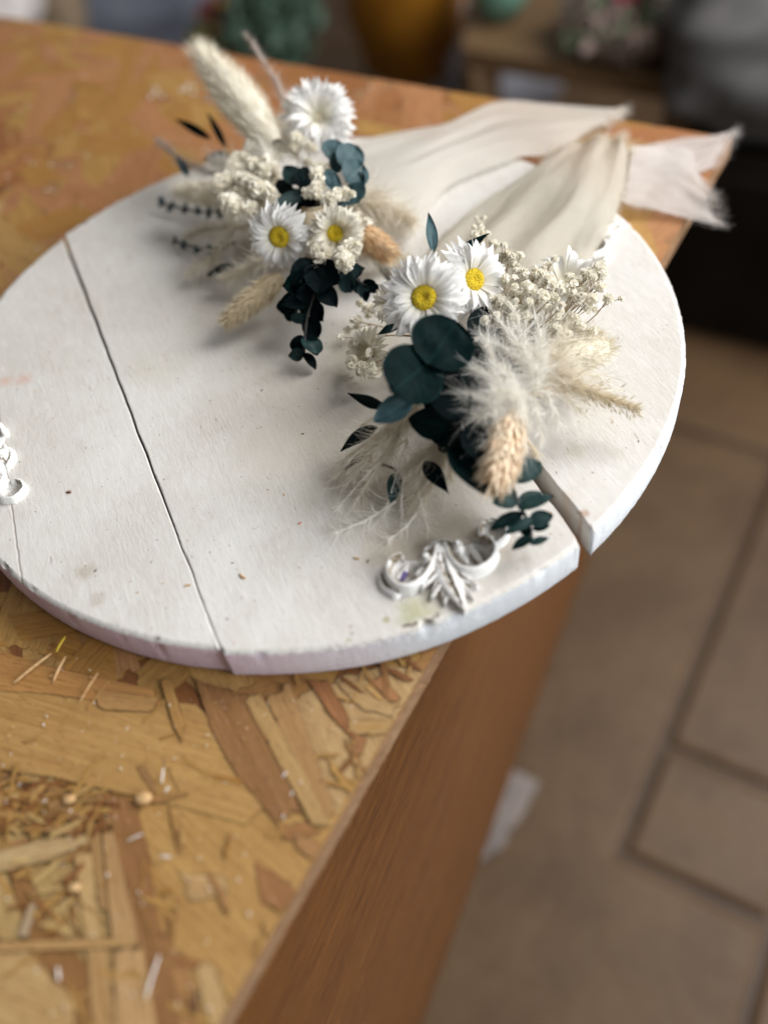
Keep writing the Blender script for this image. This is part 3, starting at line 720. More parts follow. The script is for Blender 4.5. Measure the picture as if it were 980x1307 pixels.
def daisy(parent, u, v, z, rpx, tiltx=0, tilty=0, mat='petal', n=78, crpx=None, center=True, openness=.35, stem_to=None, cmat='center'):
    C = P(u, v, z); r = rpx*mpp(C); N = (view(C) + RT*tiltx + UP*tilty).normalized()
    X = N.cross(UP).normalized(); Y = N.cross(X)
    mb = MB()
    cr = (crpx*mpp(C)) if crpx else r*.27
    for layer, (k, l0, lift, wd) in enumerate(((.36, 1.0, .08, .074), (.34, .94, .24, .072), (.30, .80, .44, .062))):
        kk = int(n*k*1.3)
        for i in range(kk):
            a = 2*PI*(i + R.uniform(-.35, .35) + layer*.37)/kk; L = r*l0*R.uniform(.86, 1.06); w = r*wd*R.uniform(.8, 1.25)
            lf = lift*R.uniform(.6, 1.4)*openness/.35; d = X*math.cos(a) + Y*math.sin(a); s = N.cross(d)
            if R.random() < .06: continue
            tw = R.gauss(0, .55); side = R.gauss(0, .07); lf *= 1 + (R.random() < .12)*R.uniform(-.8, .5)
            rows = []; uv = []
            ns = 7
            for q in range(ns + 1):
                t = q/ns; rad = cr*.7 + (L - cr*.7)*t
                ww = w*(.42 + 1.0*math.sin(PI*min(1, t*.8 + .08)))*(1 if t < .72 else max(.03, (1-t)/.28)**.8)
                hz = L*(lf*math.sin(t*PI*.55)*.55 + R.uniform(-.004, .004)) - L*.10*t*t*t
                c = C + d*rad + N*(hz + cr*.12*layer - cr*.25) + s*(side*L*t*t)
                s2 = (s*math.cos(tw*t) + N*math.sin(tw*t))
                rows.append([c - s2*ww + N*ww*.45, c, c + s2*ww + N*ww*.45]); uv += [(t, 0), (t, .5), (t, 1)]
            mb.grid(rows, uv)
    fl_ = obj('daisy_flower', mb, M[mat], parent)
    if center:
        mb = MB(); rows = []; nr_, na = 12, 40
        for i in range(nr_ + 1):
            t = i/nr_; rr = cr*math.sin(t*PI/2); row = []
            hz = cr*(.42*math.cos(t*PI/2) - .30*math.exp(-(t*4.2)**2)) - cr*.05
            for j in range(na):
                a = 2*PI*j/na; k = noise.noise(Vector((math.cos(a)*rr*3000, math.sin(a)*rr*3000, 1)))*cr*.05
                row.append(C + (X*math.cos(a) + Y*math.sin(a))*(rr + k*.5) + N*(hz + k + cr*.15))
            rows.append(row)
        mb.grid(rows, closed=True)
        for i in range(110):                         # tiny florets round the rim
            a = R.uniform(0, 2*PI); rr = cr*R.uniform(.72, 1.04); q = C + (X*math.cos(a) + Y*math.sin(a))*rr + N*(cr*(.36 - .28*(rr/cr)**2))
            mb.tube([q, q + N*cr*.10 + (X*math.cos(a) + Y*math.sin(a))*cr*.03], [cr*.035, cr*.028], 5)
        obj('flower_center', mb, M[cmat], fl_)
    if stem_to is not None:
        mb = MB(); q = P(*stem_to); mb.tube(cat([C - N*cr*.4, C - N*r*.5 + (q - C)*.3, q], 8), .0009, 6); obj('stem', mb, M['stem'], fl_)
    return fl_
def hair(mb, pts, w0, w1=.15):
    """thin tapered strip"""
    n = len(pts) - 1; t0 = (pts[1]-pts[0]).normalized(); a = t0.cross(Vector((R.gauss(0, 1), R.gauss(0, 1), R.gauss(0, 1)))).normalized()
    a = (a + .8*t0.cross(FW)).normalized()
    rows = []
    for i, q in enumerate(pts):
        w = w0*(1 - (1-w1)*i/n)*.5; rows.append([q - a*w, q + a*w])
    mb.grid(rows)
def plume(parent, pts, hl, n, mat='pampas', spread=.9, along=.8, w=.00016, droop=.2, zmin=ZB + .0006, name='pampas_plume', curl=.35, tip=0.3, seeds=0, rad=0.0):
    """pts: (u, v, z) axis; hl = hair length in px"""
    ax = cat([P(*q) for q in pts], 24); mb = MB(); L = hl*mpp(ax[0]); n = int(n*2.3); w *= 1.75
    mb.tube(ax, [.0007*(1 - .7*i/24) for i in range(25)], 5)
    for i in range(n):
        t = R.random()**.9; f = t*24; k = min(int(f), 23); p = ax[k].lerp(ax[k+1], f-k); d = (ax[k+1]-ax[k]).normalized()
        rd = Vector((R.gauss(0, 1), R.gauss(0, 1), R.gauss(0, 1))); rd = (rd - d*rd.dot(d)).normalized()
        p = p + rd*rad*R.random()*(1 - .6*t)
        v = (d*along*R.uniform(.5, 1.3) + rd*spread*R.uniform(.3, 1.1)).normalized()
        l = L*(R.uniform(.3, .9) if R.random() < .75 else R.uniform(.9, 1.5))*(1 - (1-tip)*t**2.5); q = [p]; c = Vector((R.gauss(0, 1), R.gauss(0, 1), R.gauss(0, 1)))*curl
        for s in range(5):
            v = (v + c*.35 + Vector((0, 0, -droop*.3)) + Vector((R.gauss(0, 1), R.gauss(0, 1), R.gauss(0, 1)))*.10).normalized()
            nx = q[-1] + v*(l/5)
            if nx.z < zmin: nx.z = zmin + R.random()*.0008; v.z = abs(v.z)*.1; v.normalize()
            q.append(nx)
        hair(mb, q, w*R.uniform(.45, 1.25), .1)
        if seeds and R.random() < seeds:
            e = q[R.randint(1, 3)]; mb.tube([e, e + v*.0014, e + v*.0032], [.00012, .00034, .00005], 4, cap=False)
    return obj(name, mb, M[mat], parent)
def fan(parent, root, tips, hl, n, mat, spread=.5, along=1.1, w=.0002, droop=.2, curl=.5, name='pampas_plume', sag=.004, long_=.2, seeds=0):
    """a plume of many side branches, fine hairs flowing off each"""
    A = P(*root); mb = MB()
    for tp_ in tips:
        B = P(*tp_); mid = A.lerp(B, .5) + Vector((R.uniform(-.003, .003), R.uniform(-.003, .003), sag + R.uniform(-.002, .002)))
        ax = cat([A, mid, B], 14); mb.tube(ax, [.00035*(1 - .8*i/14) for i in range(15)], 4); L = hl*mpp(A)
        for i in range(n):
            t = .12 + .88*R.random(); f = t*14; k = min(int(f), 13); p = ax[k].lerp(ax[k+1], f-k); d = (ax[k+1]-ax[k]).normalized()
            rd = Vector((R.gauss(0, 1), R.gauss(0, 1), R.gauss(0, 1))); rd = (rd - d*rd.dot(d)).normalized()
            v = (d*along + rd*spread*R.uniform(.3, 1.3)).normalized(); l = L*(R.uniform(.35, .9) if R.random() > long_ else R.uniform(.9, 1.5))
            c = Vector((R.gauss(0, 1), R.gauss(0, 1), R.gauss(0, 1)))*curl; q = [p]
            for s in range(5):
                v = (v + c*.35 + Vector((0, 0, -droop*.3)) + Vector((R.gauss(0, 1), R.gauss(0, 1), R.gauss(0, 1)))*.12).normalized(); nx = q[-1] + v*(l/5)
                if nx.z < ZB + .0006: nx.z = ZB + .0006 + R.random()*.0008; v.z = abs(v.z)*.1; v.normalize()
                q.append(nx)
            hair(mb, q, w*R.uniform(.5, 1.4), .1)
            if seeds and R.random() < seeds: e = q[1]; mb.tube([e, e + v*.0014, e + v*.0036], [.00012, .00036, .00005], 4, cap=False)
    return obj(name, mb, M[mat], parent)
def spike(parent, b, t, wpx, mat='spike', name='grass_spike', n=620, hair_n=0):
    """canary-grass head of overlapping pointed scales"""
    B = P(*b); T = P(*t); ax = T - B; L = ax.length; d = ax.normalized(); W = wpx*mpp(B)/2; a = d.orthogonal().normalized(); b_ = d.cross(a); mb = MB()
    core = []
    prof = lambda s: W*(max(0, math.sin(PI*(.08 + .90*s)))**.55)
    for i in range(13):
        s = i/12; core.append([B + d*(L*s*.93) + (a*math.cos(2*PI*k/16) + b_*math.sin(2*PI*k/16))*prof(s)*.72 for k in range(16)])
    mb.grid(core, closed=True)
    for i in range(n):
        s = (i + .5)/n; th = i*2.39996 + R.uniform(-.15, .15); o = a*math.cos(th) + b_*math.sin(th); r = prof(s)*.70
        p = B + d*(L*.93*s) + o*r; l = W*R.uniform(.75, 1.25); w = W*R.uniform(.08, .13); up = (d*1.0 + o*R.uniform(.30, .75)).normalized(); sd = up.cross(o).normalized(); nn = sd.cross(up)
        rows = []
        for q, (ww, lift) in enumerate(((.5, 0), (1, .12), (.85, .14), (.45, .06), (.03, 0))):
            c = p + up*(l*q/4); rows.append([c - sd*w*ww - nn*0*w, c + o*(lift*w*3), c + sd*w*ww])
        mb.grid(rows)
    return obj(name, mb, M[mat], parent)
def bunny(parent, b, t, wpx, mat='bunny', name='bunny_tail', n=1700, hl=.28):
    B = P(*b); T = P(*t); ax = T - B; L = ax.length; d = ax.normalized(); W = wpx*mpp(B)/2; a = d.orthogonal().normalized(); b_ = d.cross(a); mb = MB()
    prof = lambda s: W*(max(0, math.sin(PI*(.06 + .90*s)))**.6)*(1 - .25*s)
    mb.grid([[B + d*(L*s/12) + (a*math.cos(2*PI*k/14) + b_*math.sin(2*PI*k/14))*prof(s/12)*.8*(1 + .12*noise.noise(Vector((s, k, 0)))) for k in range(14)] for s in range(13)], closed=True)
    for i in range(n):
        s = R.random(); th = R.uniform(0, 2*PI); o = a*math.cos(th) + b_*math.sin(th); p = B + d*(L*s) + o*prof(s)*.75
        v = (d*1.0 + o*R.uniform(.3, .9)).normalized(); l = W*hl*R.uniform(.7, 1.6)*2
        hair(mb, [p, p + v*l*.5, p + (v + o*.12).normalized()*l], .0004, .1)
    return obj(name, mb, M[mat], parent)
def blossom_mesh(seed, r=.0026):
    rr = random.Random(seed); mb = MB()
    rows = [[Vector((math.cos(2*PI*k/8)*math.sin(PI*i/5)*r*.55, math.sin(2*PI*k/8)*math.sin(PI*i/5)*r*.55, -math.cos(PI*i/5)*r*.6)) for k in range(8)] for i in range(6)]
    mb.grid(rows, closed=True)
    for i in range(34):
        z = rr.uniform(-.4, 1); th = rr.uniform(0, 2*PI); q = math.sqrt(max(0, 1 - z*z)); o = Vector((q*math.cos(th), q*math.sin(th), z)); s = o.orthogonal().normalized(); s.rotate(Matrix.Rotation(rr.uniform(0, 6.3), 3, o)); u = o.cross(s)
        w = r*.34
        rws = []
        for k in range(4):
            c = o*r*(.35 + .22*k) + u*r*.10*k*k*.3; ww = w*(.4, .9, 1.1, .5)[k]; rws.append([c - s*ww, c + u*w*.3, c + s*ww])
        mb.grid(rws)
    return mb
BLOS = {}
def gyps(parent, root, spots, zs, mat='gyp', name='gypsophila_sprig', scale=1.0):
    """stems from root (u,v,z) to each spot, a small double blossom on each"""
    A = P(*root); mb = MB(); heads = []
    for i, (u, v) in enumerate(spots):
        z = zs + R.uniform(-.004, .006); q = P(u, v, z); m_ = A.lerp(q, .6) + Vector((R.uniform(-.003, .003), R.uniform(-.003, .003), R.uniform(-.004, .002)))
        mb.tube(cat([A, m_, q], 6), [.00045, .0004, .0004, .0003, .0003, .0003, .00035], 4)
        for k in range(2):
            e = m_.lerp(q, R.uniform(.2, .8)); f = q + Vector((R.gauss(0, 1), R.gauss(0, 1), R.gauss(0, 1)))*.0032; mb.tube([e, f], .00018, 4); heads.append((f, R.uniform(.6, .95)))
        heads.append((q, R.uniform(1.0, 1.4)))
    sp_ = obj(name, mb, M['stem'], parent)
    for q, s in heads:
        k = R.randint(0, 3)
        rot = Euler((R.uniform(-.8, .8), R.uniform(-.8, .8), R.uniform(0, 6.3)))
        key = (k, mat)
        if key not in BLOS:
            ob = obj('blossom', blossom_mesh(k), M[mat], sp_, origin=(0, 0, 0)); BLOS[key] = ob
            ob.location = q - WORLD[sp_.name]; ob.rotation_euler = rot; ob.scale = (s*scale,)*3
        else: place(BLOS[key], 'blossom', q, rot, s*scale, sp_)
    return sp_
def sheet(parent, rows, mat, nu=44, nv=90, wr=.0015, name='ribbon', fray=True, seed=0, thick=False, fray_l=.008):
    """rows: list of cross lines, each a list of (u, v, z)"""
    m = len(rows[0]); cols_ = []
    base = [cat([P(*q) for q in r], nu) for r in rows]
    full = [[None]*(nu+1) for _ in range(nv+1)]
    for j in range(nu+1):
        c = cat([base[i][j] for i in range(len(rows))], nv)
        for i in range(nv+1): full[i][j] = c[i]
    uv = []
    for i in range(nv+1):
        for j in range(nu+1):
            q = full[i][j]
            k = noise.noise(Vector((j/nu*7 + seed, i/nv*3.2, seed)))*wr + (1 - abs(noise.noise(Vector((j/nu*13 + i/nv*3, i/nv*3.5, seed+3))))*2.5)*wr*.10 + noise.noise(Vector((j/nu*26, i/nv*14, seed+7)))*wr*.08
            full[i][j] = q + Vector((0, 0, k + wr*.4)); uv.append((j/nu*3, i/nv*7))
            if full[i][j].z < .0012: full[i][j].z = .0012
    mb = MB(); mb.grid(full, uv)
    if fray:
        for i in range(1100):
            e = R.choice(('end', 'end', 'l', 'r'))
            if e == 'end': j = R.randint(0, nu); p = full[nv][j]; d = (full[nv][j] - full[nv-2][j]).normalized()
            else:
                i_ = R.randint(0, nv); j = 0 if e == 'l' else nu; jj = 2 if e == 'l' else nu-2; p = full[i_][j]; d = (full[i_][j] - full[i_][jj]).normalized()
            l = fray_l*R.uniform(.3, 1)*(1 if e == 'end' else .4); q = [p - d*.001]
            for s in range(4):
                d = (d + Vector((R.gauss(0, .25), R.gauss(0, .25), R.gauss(0, .18)))).normalized(); q.append(q[-1] + d*l/4)
            for x in q: x.z = max(x.z, .0008)
            hair(mb, q, .00035, .6)
    return obj(name, mb, M[mat], parent)

# ================================================================== FRONT BOUQUET
c0 = P(600, 500); 
fb = thing('wrist_corsage', 'dried flower corsage in front with a large dark round leaf pair and peach spike', 'flower corsage', c0, 'dried flower corsages on the board')
# bundle of stems / binding under the flowers
mb = MB(); q0 = P(590, 520, .034); q1 = P(640, 430, .036)
for i in range(26):
    o = Vector((R.gauss(0, .004), R.gauss(0, .004), R.gauss(0, .0025))); mb.tube(cat([q0 + o*2.2 + Vector((-.01, -.008, 0)), q0.lerp(q1, .5) + o, q1 + o*2.4], 6), .0010, 6)
obj('stem_bundle', mb, M['dstem'], fb)
mb = MB(); ctr = P(606, 478, .034)
mb.grid([[ctr + Vector((math.cos(2*PI*k/20)*math.sin(PI*i/10)*.020, math.sin(2*PI*k/20)*math.sin(PI*i/10)*.020, -math.cos(PI*i/10)*.0125)) for k in range(20)] for i in range(11)], closed=True)
obj('binding', mb, M['leaf4'], fb)
daisy(fb, 541, 380, .079, 60, -.12, .12, n=92, crpx=16.5, openness=.30)
daisy(fb, 604, 357, .068, 56, .62, .15, n=80, crpx=15, openness=.42)
daisy(fb, 502, 386, .056, 34, -.75, .15, 'petal_c', n=50, center=False, openness=.6)
daisy(fb, 470, 450, .034, 36, -.9, .1, 'petal_c', n=50, center=False, openness=.7)
daisy(fb, 722, 366, .044, 54, .25, .8, 'petal', n=60, center=False, openness=.8)
leaf(fb, (553, 322, .066), (547, 270, .072), 17, 'leaf3', (.3, 0, 0), .3, .1, 'lance')
leaf(fb, (572, 336, .062), (624, 296, .070), 17, 'leaf', (-.2, .3, 0), .2, .15, 'lance')
leaf(fb, (510, 412, .058), (482, 427, .060), 13, 'leaf', (0, 0, 0), .2, .1, 'lance')
leaf(fb, (545, 466, .079), (583, 410, .084), 86, 'leaf', (.05, .05, .1), .08, .06, 'round', 'round_leaf')
leaf(fb, (552, 458, .078), (500, 500, .080), 84, 'leaf', (-.1, -.05, .1), .08, .06, 'round', 'round_leaf')
leaf(fb, (527, 508, .066), (476, 538, .062), 34, 'leaf3', (-.2, .1, 0), .15, .08, 'oval')
leaf(fb, (493, 520, .058), (442, 502, .054), 18, 'leaf', (-.1, -.4, 0), .2, .1, 'lance')
leaf(fb, (560, 480, .066), (590, 535, .068), 50, 'leaf4', (.1, 0, 0), .1, .05, 'round')
leaf(fb, (540, 515, .060), (600, 520, .060), 44, 'leaf', (0, 0, .1), .1, .05, 'round')
leaf(fb, (575, 545, .060), (520, 535, .058), 42, 'leaf', (0, -.2, .1), .12, .08, 'oval')
leaf(fb, (555, 530, .056), (585, 572, .056), 44, 'leaf4', (0, 0, 0), .12, .08, 'oval')
leaf(fb, (480, 543, .042), (433, 575, .034), 20, 'leaf4', (-.5, .2, 0), .3, .25, 'lance')
leaf(fb, (470, 575, .034), (440, 600, .028), 10, 'leaf4', (-.5, .2, 0), .3, .1, 'lance')
leaf(fb, (507, 602, .030), (499, 641, .030), 21, 'leaf2', (.2, 0, 0), .2, .1, 'oval')
mb = MB(); mb.tube([P(488, 593, .034), P(500, 597, .032), P(508, 603, .030)], .0007, 5); obj('twig', mb, M['dstem'], fb)
leaf(fb, (541, 588, .040), (572, 629, .036), 24, 'leaf', (.1, .1, 0), .25, .15, 'lance')
leaf(fb, (582, 552, .056), (618, 629, .052), 50, 'leaf', (.05, 0, .1), .2, .12, 'oval')
leaf(fb, (606, 545, .050), (622, 610, .044), 34, 'leaf4', (.2, .1, 0), .2, .1, 'oval')
leaf(fb, (580, 560, .048), (560, 575, .044), 30, 'leaf4', (0, .1, 0), .2, .1, 'oval')
leaf(fb, (600, 540, .062), (612, 588, .058), 34, 'leaf4', (0, .1, 0), .2, .1, 'oval')
leaf(fb, (585, 500, .068), (620, 505, .064), 34, 'leaf4', (0, .1, 0), .2, .1, 'oval')
leaf(fb, (590, 490, .070), (612, 440, .066), 36, 'leaf4', (.1, 0, 0), .15, .05, 'oval')
leaf(fb, (600, 430, .060), (622, 392, .058), 30, 'leaf4', (.1, 0, 0), .15, .05, 'oval')
leaf(fb, (610, 470, .058), (640, 420, .054), 40, 'leaf4', (.1, 0, 0), .15, .05, 'oval')
leaf(fb, (600, 520, .060), (622, 560, .054), 40, 'leaf4', (.1, 0, 0), .15, .05, 'oval')
# hanging eucalyptus sprig at the lower right
mb = MB(); st = [(636, 575, .050), (650, 608, .046), (660, 640, .040), (672, 662, .036), (678, 680, .033), (674, 690, .032)]
mb.tube(cat([P(*q) for q in st], 16), [.0013 - .0008*i/16 for i in range(17)], 6); spr = obj('eucalyptus_sprig', mb, M['dstem'], fb)
for b, t, w, m, f, sh in (((652, 612, .046), (690, 590, .045), 32, 'leaf2', (.2, .5, 0), 'round'), ((650, 612, .045), (604, 616, .043), 13, 'leaf2', (0, .8, 0), 'oval'),
        ((662, 638, .041), (628, 641, .043), 25, 'leaf2', (0, .5, 0), 'oval'), ((660, 641, .040), (692, 627, .038), 17, 'leaf2', (.1, .7, 0), 'oval'),
        ((660, 648, .040), (707, 632, .042), 19, 'leaf2', (.1, .6, 0), 'oval'), ((667, 653, .038), (625, 676, .040), 21, 'leaf', (-.2, .6, 0), 'oval'),
        ((683, 661, .037), (643, 681, .037), 17, 'leaf2', (0, .7, 0), 'oval'), ((674, 667, .036), (706, 657, .037), 24, 'leaf2', (.1, .4, 0), 'oval'), ((676, 682, .034), (663, 673, .033), 13, 'leaf', (0, .4, 0), 'oval'),
        ((680, 683, .033), (653, 701, .034), 15, 'leaf', (0, .6, 0), 'oval'), ((676, 694, .032), (700, 686, .033), 12, 'leaf2', (0, .7, 0), 'oval'), ((679, 675, .034), (702, 670, .034), 12, 'leaf', (0, .4, 0), 'oval')):
    leaf(spr, b, t, w, m, f, .15, .12, sh)
# canary grass spike, seedhead, plumes
spike(fb, (655, 528, .058), (629, 619, .052), 52, 'spike')
bunny(fb, (690, 466, .044), (780, 442, .040), 66, 'bunny', 'bunny_tail', 1500, .16)
fan(fb, (660, 525, .052), [(612, 532, .064), (600, 505, .068), (606, 472, .070), (622, 440, .070), (640, 470, .074), (632, 500, .074), (650, 500, .074)], 42, 300, 'pampas_w', .62, 1.0, .00027, .15, .6, seeds=.02)
fan(fb, (685, 495, .050), [(618, 432, .066), (636, 408, .064), (655, 396, .062), (680, 394, .060), (704, 402, .056), (660, 440, .070), (690, 450, .066), (684, 475, .066)], 42, 260, 'pampas_w', .62, 1.0, .00027, .15, .6, seeds=.02)
fan(fb, (675, 480, .052), [(722, 420, .054), (742, 432, .050), (756, 456, .046), (764, 480, .044), (750, 500, .044), (728, 478, .052), (715, 455, .058), (735, 520, .042)], 42, 240, 'pampas', .6, 1.0, .00026, .15, .5, seeds=.04)
fan(fb, (668, 500, .054), [(622, 560, .060), (640, 578, .060), (668, 575, .058), (690, 562, .052), (712, 540, .048), (632, 530, .070), (672, 535, .064)], 38, 220, 'pampas_w', .62, 1.0, .00023, .2, .6, seeds=.02)
plume(fb, [(690, 430, .052), (725, 420, .052), (768, 425, .046)], 38, 520, 'pampas', .9, .7, .00013, .15, curl=.6)
plume(fb, [(640, 400, .056), (655, 370, .056), (670, 345, .054)], 30, 420, 'pampas', .9, .7, .00012, .1, curl=.6)
plume(fb, [(665, 505, .050), (715, 493, .048), (760, 503, .044), (808, 521, .040)], 52, 760, 'pampas_b', .62, 1.2, .00011, .1, name='grass_plume', curl=.3, tip=.25, seeds=.25)
plume(fb, [(672, 560, .046), (684, 580, .042)], 30, 90, 'pampas_b', .5, 1, .0001, .2, curl=.2)
fan(fb, (556, 512, .048), [(446, 560, .034), (436, 590, .028), (440, 618, .025), (462, 628, .025), (478, 606, .030), (462, 578, .036), (484, 556, .040), (500, 580, .036), (430, 606, .026), (498, 540, .044), (470, 590, .034), (450, 600, .030)], 38, 330, 'pampas', .6, 1.1, .00025, .3, .5)
fan(fb, (596, 548, .044), [(520, 600, .034), (506, 630, .027), (520, 655, .024), (538, 650, .024), (548, 622, .028), (560, 600, .034), (532, 580, .038), (556, 574, .040), (500, 606, .030), (574, 610, .032), (530, 630, .028)], 38, 300, 'pampas', .65, 1.1, .00024, .3, .5)
fan(fb, (520, 560, .036), [(455, 640, .024), (430, 650, .0235), (490, 660, .024), (512, 680, .0235), (545, 672, .0235)], 30, 70, 'pampas_w', .6, 1.1, .0002, .2, .7)
plume(fb, [(505, 640, .024), (470, 662, .023), (430, 680, .0225)], 45, 46, 'pampas_w', .9, .9, .00015, .1, curl=.8, tip=.6, name='loose_hair')
plume(fb, [(540, 635, .024), (520, 670, .023), (495, 690, .0225)], 40, 46, 'pampas_w', .9, .9, .00015, .1, curl=.8, tip=.6, name='loose_hair')
gyps(fb, (640, 450, .045), [(649, 326), (653, 337), (634, 348), (646, 362), (661, 352), (658, 375), (672, 366), (692, 352), (703, 364), (713, 367), (681, 377), (664, 396), (630, 396), (620, 410), (640, 385), (692, 378), (652, 392), (700, 395), (640, 372), (668, 350), (676, 388), (690, 370), (706, 380), (715, 392), (655, 408), (672, 405), (684, 352), (640, 330), (664, 380), (698, 342)], .060)
gyps(fb, (690, 440, .042), [(734, 362), (743, 372), (752, 352), (762, 345), (768, 353), (765, 368), (776, 381), (766, 344), (738, 381), (754, 383), (728, 374)], .056)
gyps(fb, (650, 440, .045), [(690, 440), (700, 449), (740, 416), (728, 405), (705, 415), (715, 430)], .052)
gyps(fb, (600, 400, .04), [(612, 288), (621, 299), (628, 312), (606, 300)], .052, scale=.9)
gyps(fb, (560, 430, .04), [(455, 410), (468, 425), (452, 440), (462, 470), (478, 478), (448, 465), (470, 395)], .034, scale=1.1)
# ribbon of the front corsage: over the far rim, its end folded on the table
RB = [[(560, 400, .030), (620, 390, .034), (680, 380, .030), (720, 380, .026)],
      [(540, 340, .030), (610, 320, .036), (690, 320, .036), (755, 330, .026)],
      [(590, 280, .028), (660, 262, .034), (730, 268, .036), (780, 290, .025)],
      [(655, 235, .024), (705, 215, .030), (760, 218, .034), (798, 240, .026)],
      [(700, 203, .022), (745, 185, .026), (785, 182, .030), (806, 198, .028)]]
sheet(fb, RB, 'cloth_b', wr=.0045, fray_l=.014, seed=2)
RB2 = [[(788, 258, .014), (795, 230, .022), (800, 205, .026), (806, 190, .026)],
       [(820, 268, .006), (828, 236, .010), (834, 210, .014), (845, 190, .014)],
       [(858, 276, .003), (865, 245, .006), (872, 215, .009), (880, 195, .010)],
       [(913, 290, .001), (905, 262, .003), (897, 236, .004), (885, 222, .003)]]
sheet(fb, RB2, 'cloth_w', wr=.003, fray_l=.013, seed=5, nv=40)
RB3 = [[(800, 212, .012), (812, 200, .020), (806, 190, .020)], [(850, 226, .004), (850, 205, .008), (848, 183, .006)], [(886, 224, .002), (892, 200, .004), (885, 176, .003)], [(906, 216, .001), (920, 190, .002), (931, 170, .001)]]
sheet(fb, RB3, 'cloth_w', wr=.002, fray_l=.013, seed=8, nv=40)

# ================================================================== BACK BOUQUET
c1 = P(370, 290)
bb = thing('wrist_corsage', 'blurred dried flower corsage farther back with a tall cream bunny tail', 'flower corsage', c1, 'dried flower corsages on the board')
mb = MB(); ctr = P(378, 285, .036)
mb.grid([[ctr + Vector((math.cos(2*PI*k/20)*math.sin(PI*i/10)*.026, math.sin(2*PI*k/20)*math.sin(PI*i/10)*.026, -math.cos(PI*i/10)*.014)) for k in range(20)] for i in range(11)], closed=True)
obj('binding', mb, M['bunny_t'], bb)
bunny(bb, (352, 185, .066), (252, 64, .092), 70, 'bunny', n=2200, hl=.2)
plume(bb, [(372, 150, .06), (350, 100, .072), (314, 44, .080)], 30, 260, 'pampas_g', .35, 1.2, .0003, .1, name='grass_plume')
plume(bb, [(350, 215, .062), (335, 185, .066), (318, 150, .068)], 34, 500, 'pampas_w', .8, .6, .00025, .1)
daisy(bb, 406, 150, .070, 50, .0, .25, n=130, crpx=7, openness=.85, center=True, cmat='petal_c')
daisy(bb, 357, 302, .062, 46, -.35, -.25, n=80, crpx=14, openness=.3)
daisy(bb, 427, 298, .060, 40, .1, .0, 'petal_c', n=80, crpx=12, openness=.9)
for b, t, w in (((425, 205, .07), (428, 178, .074), 34), ((438, 215, .07), (455, 186, .074), 38), ((442, 232, .07), (464, 210, .072), 38), ((440, 240, .068), (458, 258, .068), 40), ((432, 225, .072), (416, 236, .07), 30), ((436, 206, .07), (420, 210, .07), 26), ((450, 235, .066), (466, 238, .066), 32)):
    leaf(bb, b, t, w, 'leaf3', (.1, .1, .1), .15, .08, 'round')
for b, t, w, m in (((385, 235, .068), (362, 212, .068), 26, 'leaf2'), ((384, 240, .068), (392, 212, .068), 26, 'leaf4'), ((388, 245, .066), (344, 270, .066), 20, 'leaf2'), ((380, 245, .066), (410, 262, .064), 26, 'leaf4'), ((375, 240, .064), (380, 268, .062), 30, 'leaf4'), ((380, 228, .062), (400, 230, .062), 26, 'leaf4'), ((370, 250, .062), (355, 228, .062), 22, 'leaf4'), ((420, 262, .06), (445, 272, .058), 18, 'leaf2')):
    leaf(bb, b, t, w, m, (.1, .1, .1), .15, .08, 'oval')
gyps(bb, (380, 270, .045), [(405, 222), (408, 236), (402, 244), (412, 214), (430, 250), (440, 249), (418, 258), (420, 254), (396, 248), (340, 205), (378, 178), (395, 190)], .068, scale=1.35)
gyps(bb, (350, 260, .045), [(300, 215), (312, 205), (325, 212), (338, 222), (298, 230), (310, 232), (322, 238), (335, 246), (303, 248), (318, 256), (330, 262), (345, 232), (296, 262), (299, 268), (325, 190), (345, 200), (355, 192), (288, 238), (330, 275), (348, 262)], .060, scale=1.9)
gyps(bb, (420, 290, .045), [(405, 320), (420, 328), (436, 325), (448, 318), (412, 334), (440, 334), (398, 300), (452, 300), (450, 285)], .056, scale=1.6)
bunny(bb, (312, 252, .052), (226, 244, .046), 36, 'bunny')
bunny(bb, (360, 352, .044), (288, 412, .032), 38, 'bunny_t')
plume(bb, [(330, 250, .05), (280, 225, .046), (232, 205, .042), (202, 178, .044)], 34, 420, 'pampas_g', .6, 1.0, .0003, .15, name='grass_plume')
plume(bb, [(330, 290, .045), (280, 290, .036), (240, 300, .030)], 34, 420, 'pampas', .7, .8, .0003, .15)
plume(bb, [(345, 330, .045), (310, 345, .036), (285, 355, .032)], 30, 350, 'pampas', .7, .8, .0003, .15)
for b, t, w, m in (((268, 176, .052), (221, 150, .056), 12, 'leaf'), ((288, 187, .052), (263, 140, .058), 10, 'leaf'), ((293, 197, .050), (258, 204, .050), 14, 'leaf2'), ((240, 224, .044), (225, 198, .044), 12, 'leaf3'), ((305, 338, .036), (262, 352, .028), 16, 'leaf4'),
                   ((345, 208, .056), (318, 180, .056), 14, 'leaf3'), ((452, 262, .05), (470, 252, .05), 12, 'leaf4')):
    leaf(bb, b, t, w, m, (.1, .1, .1), .2, .1, 'lance')
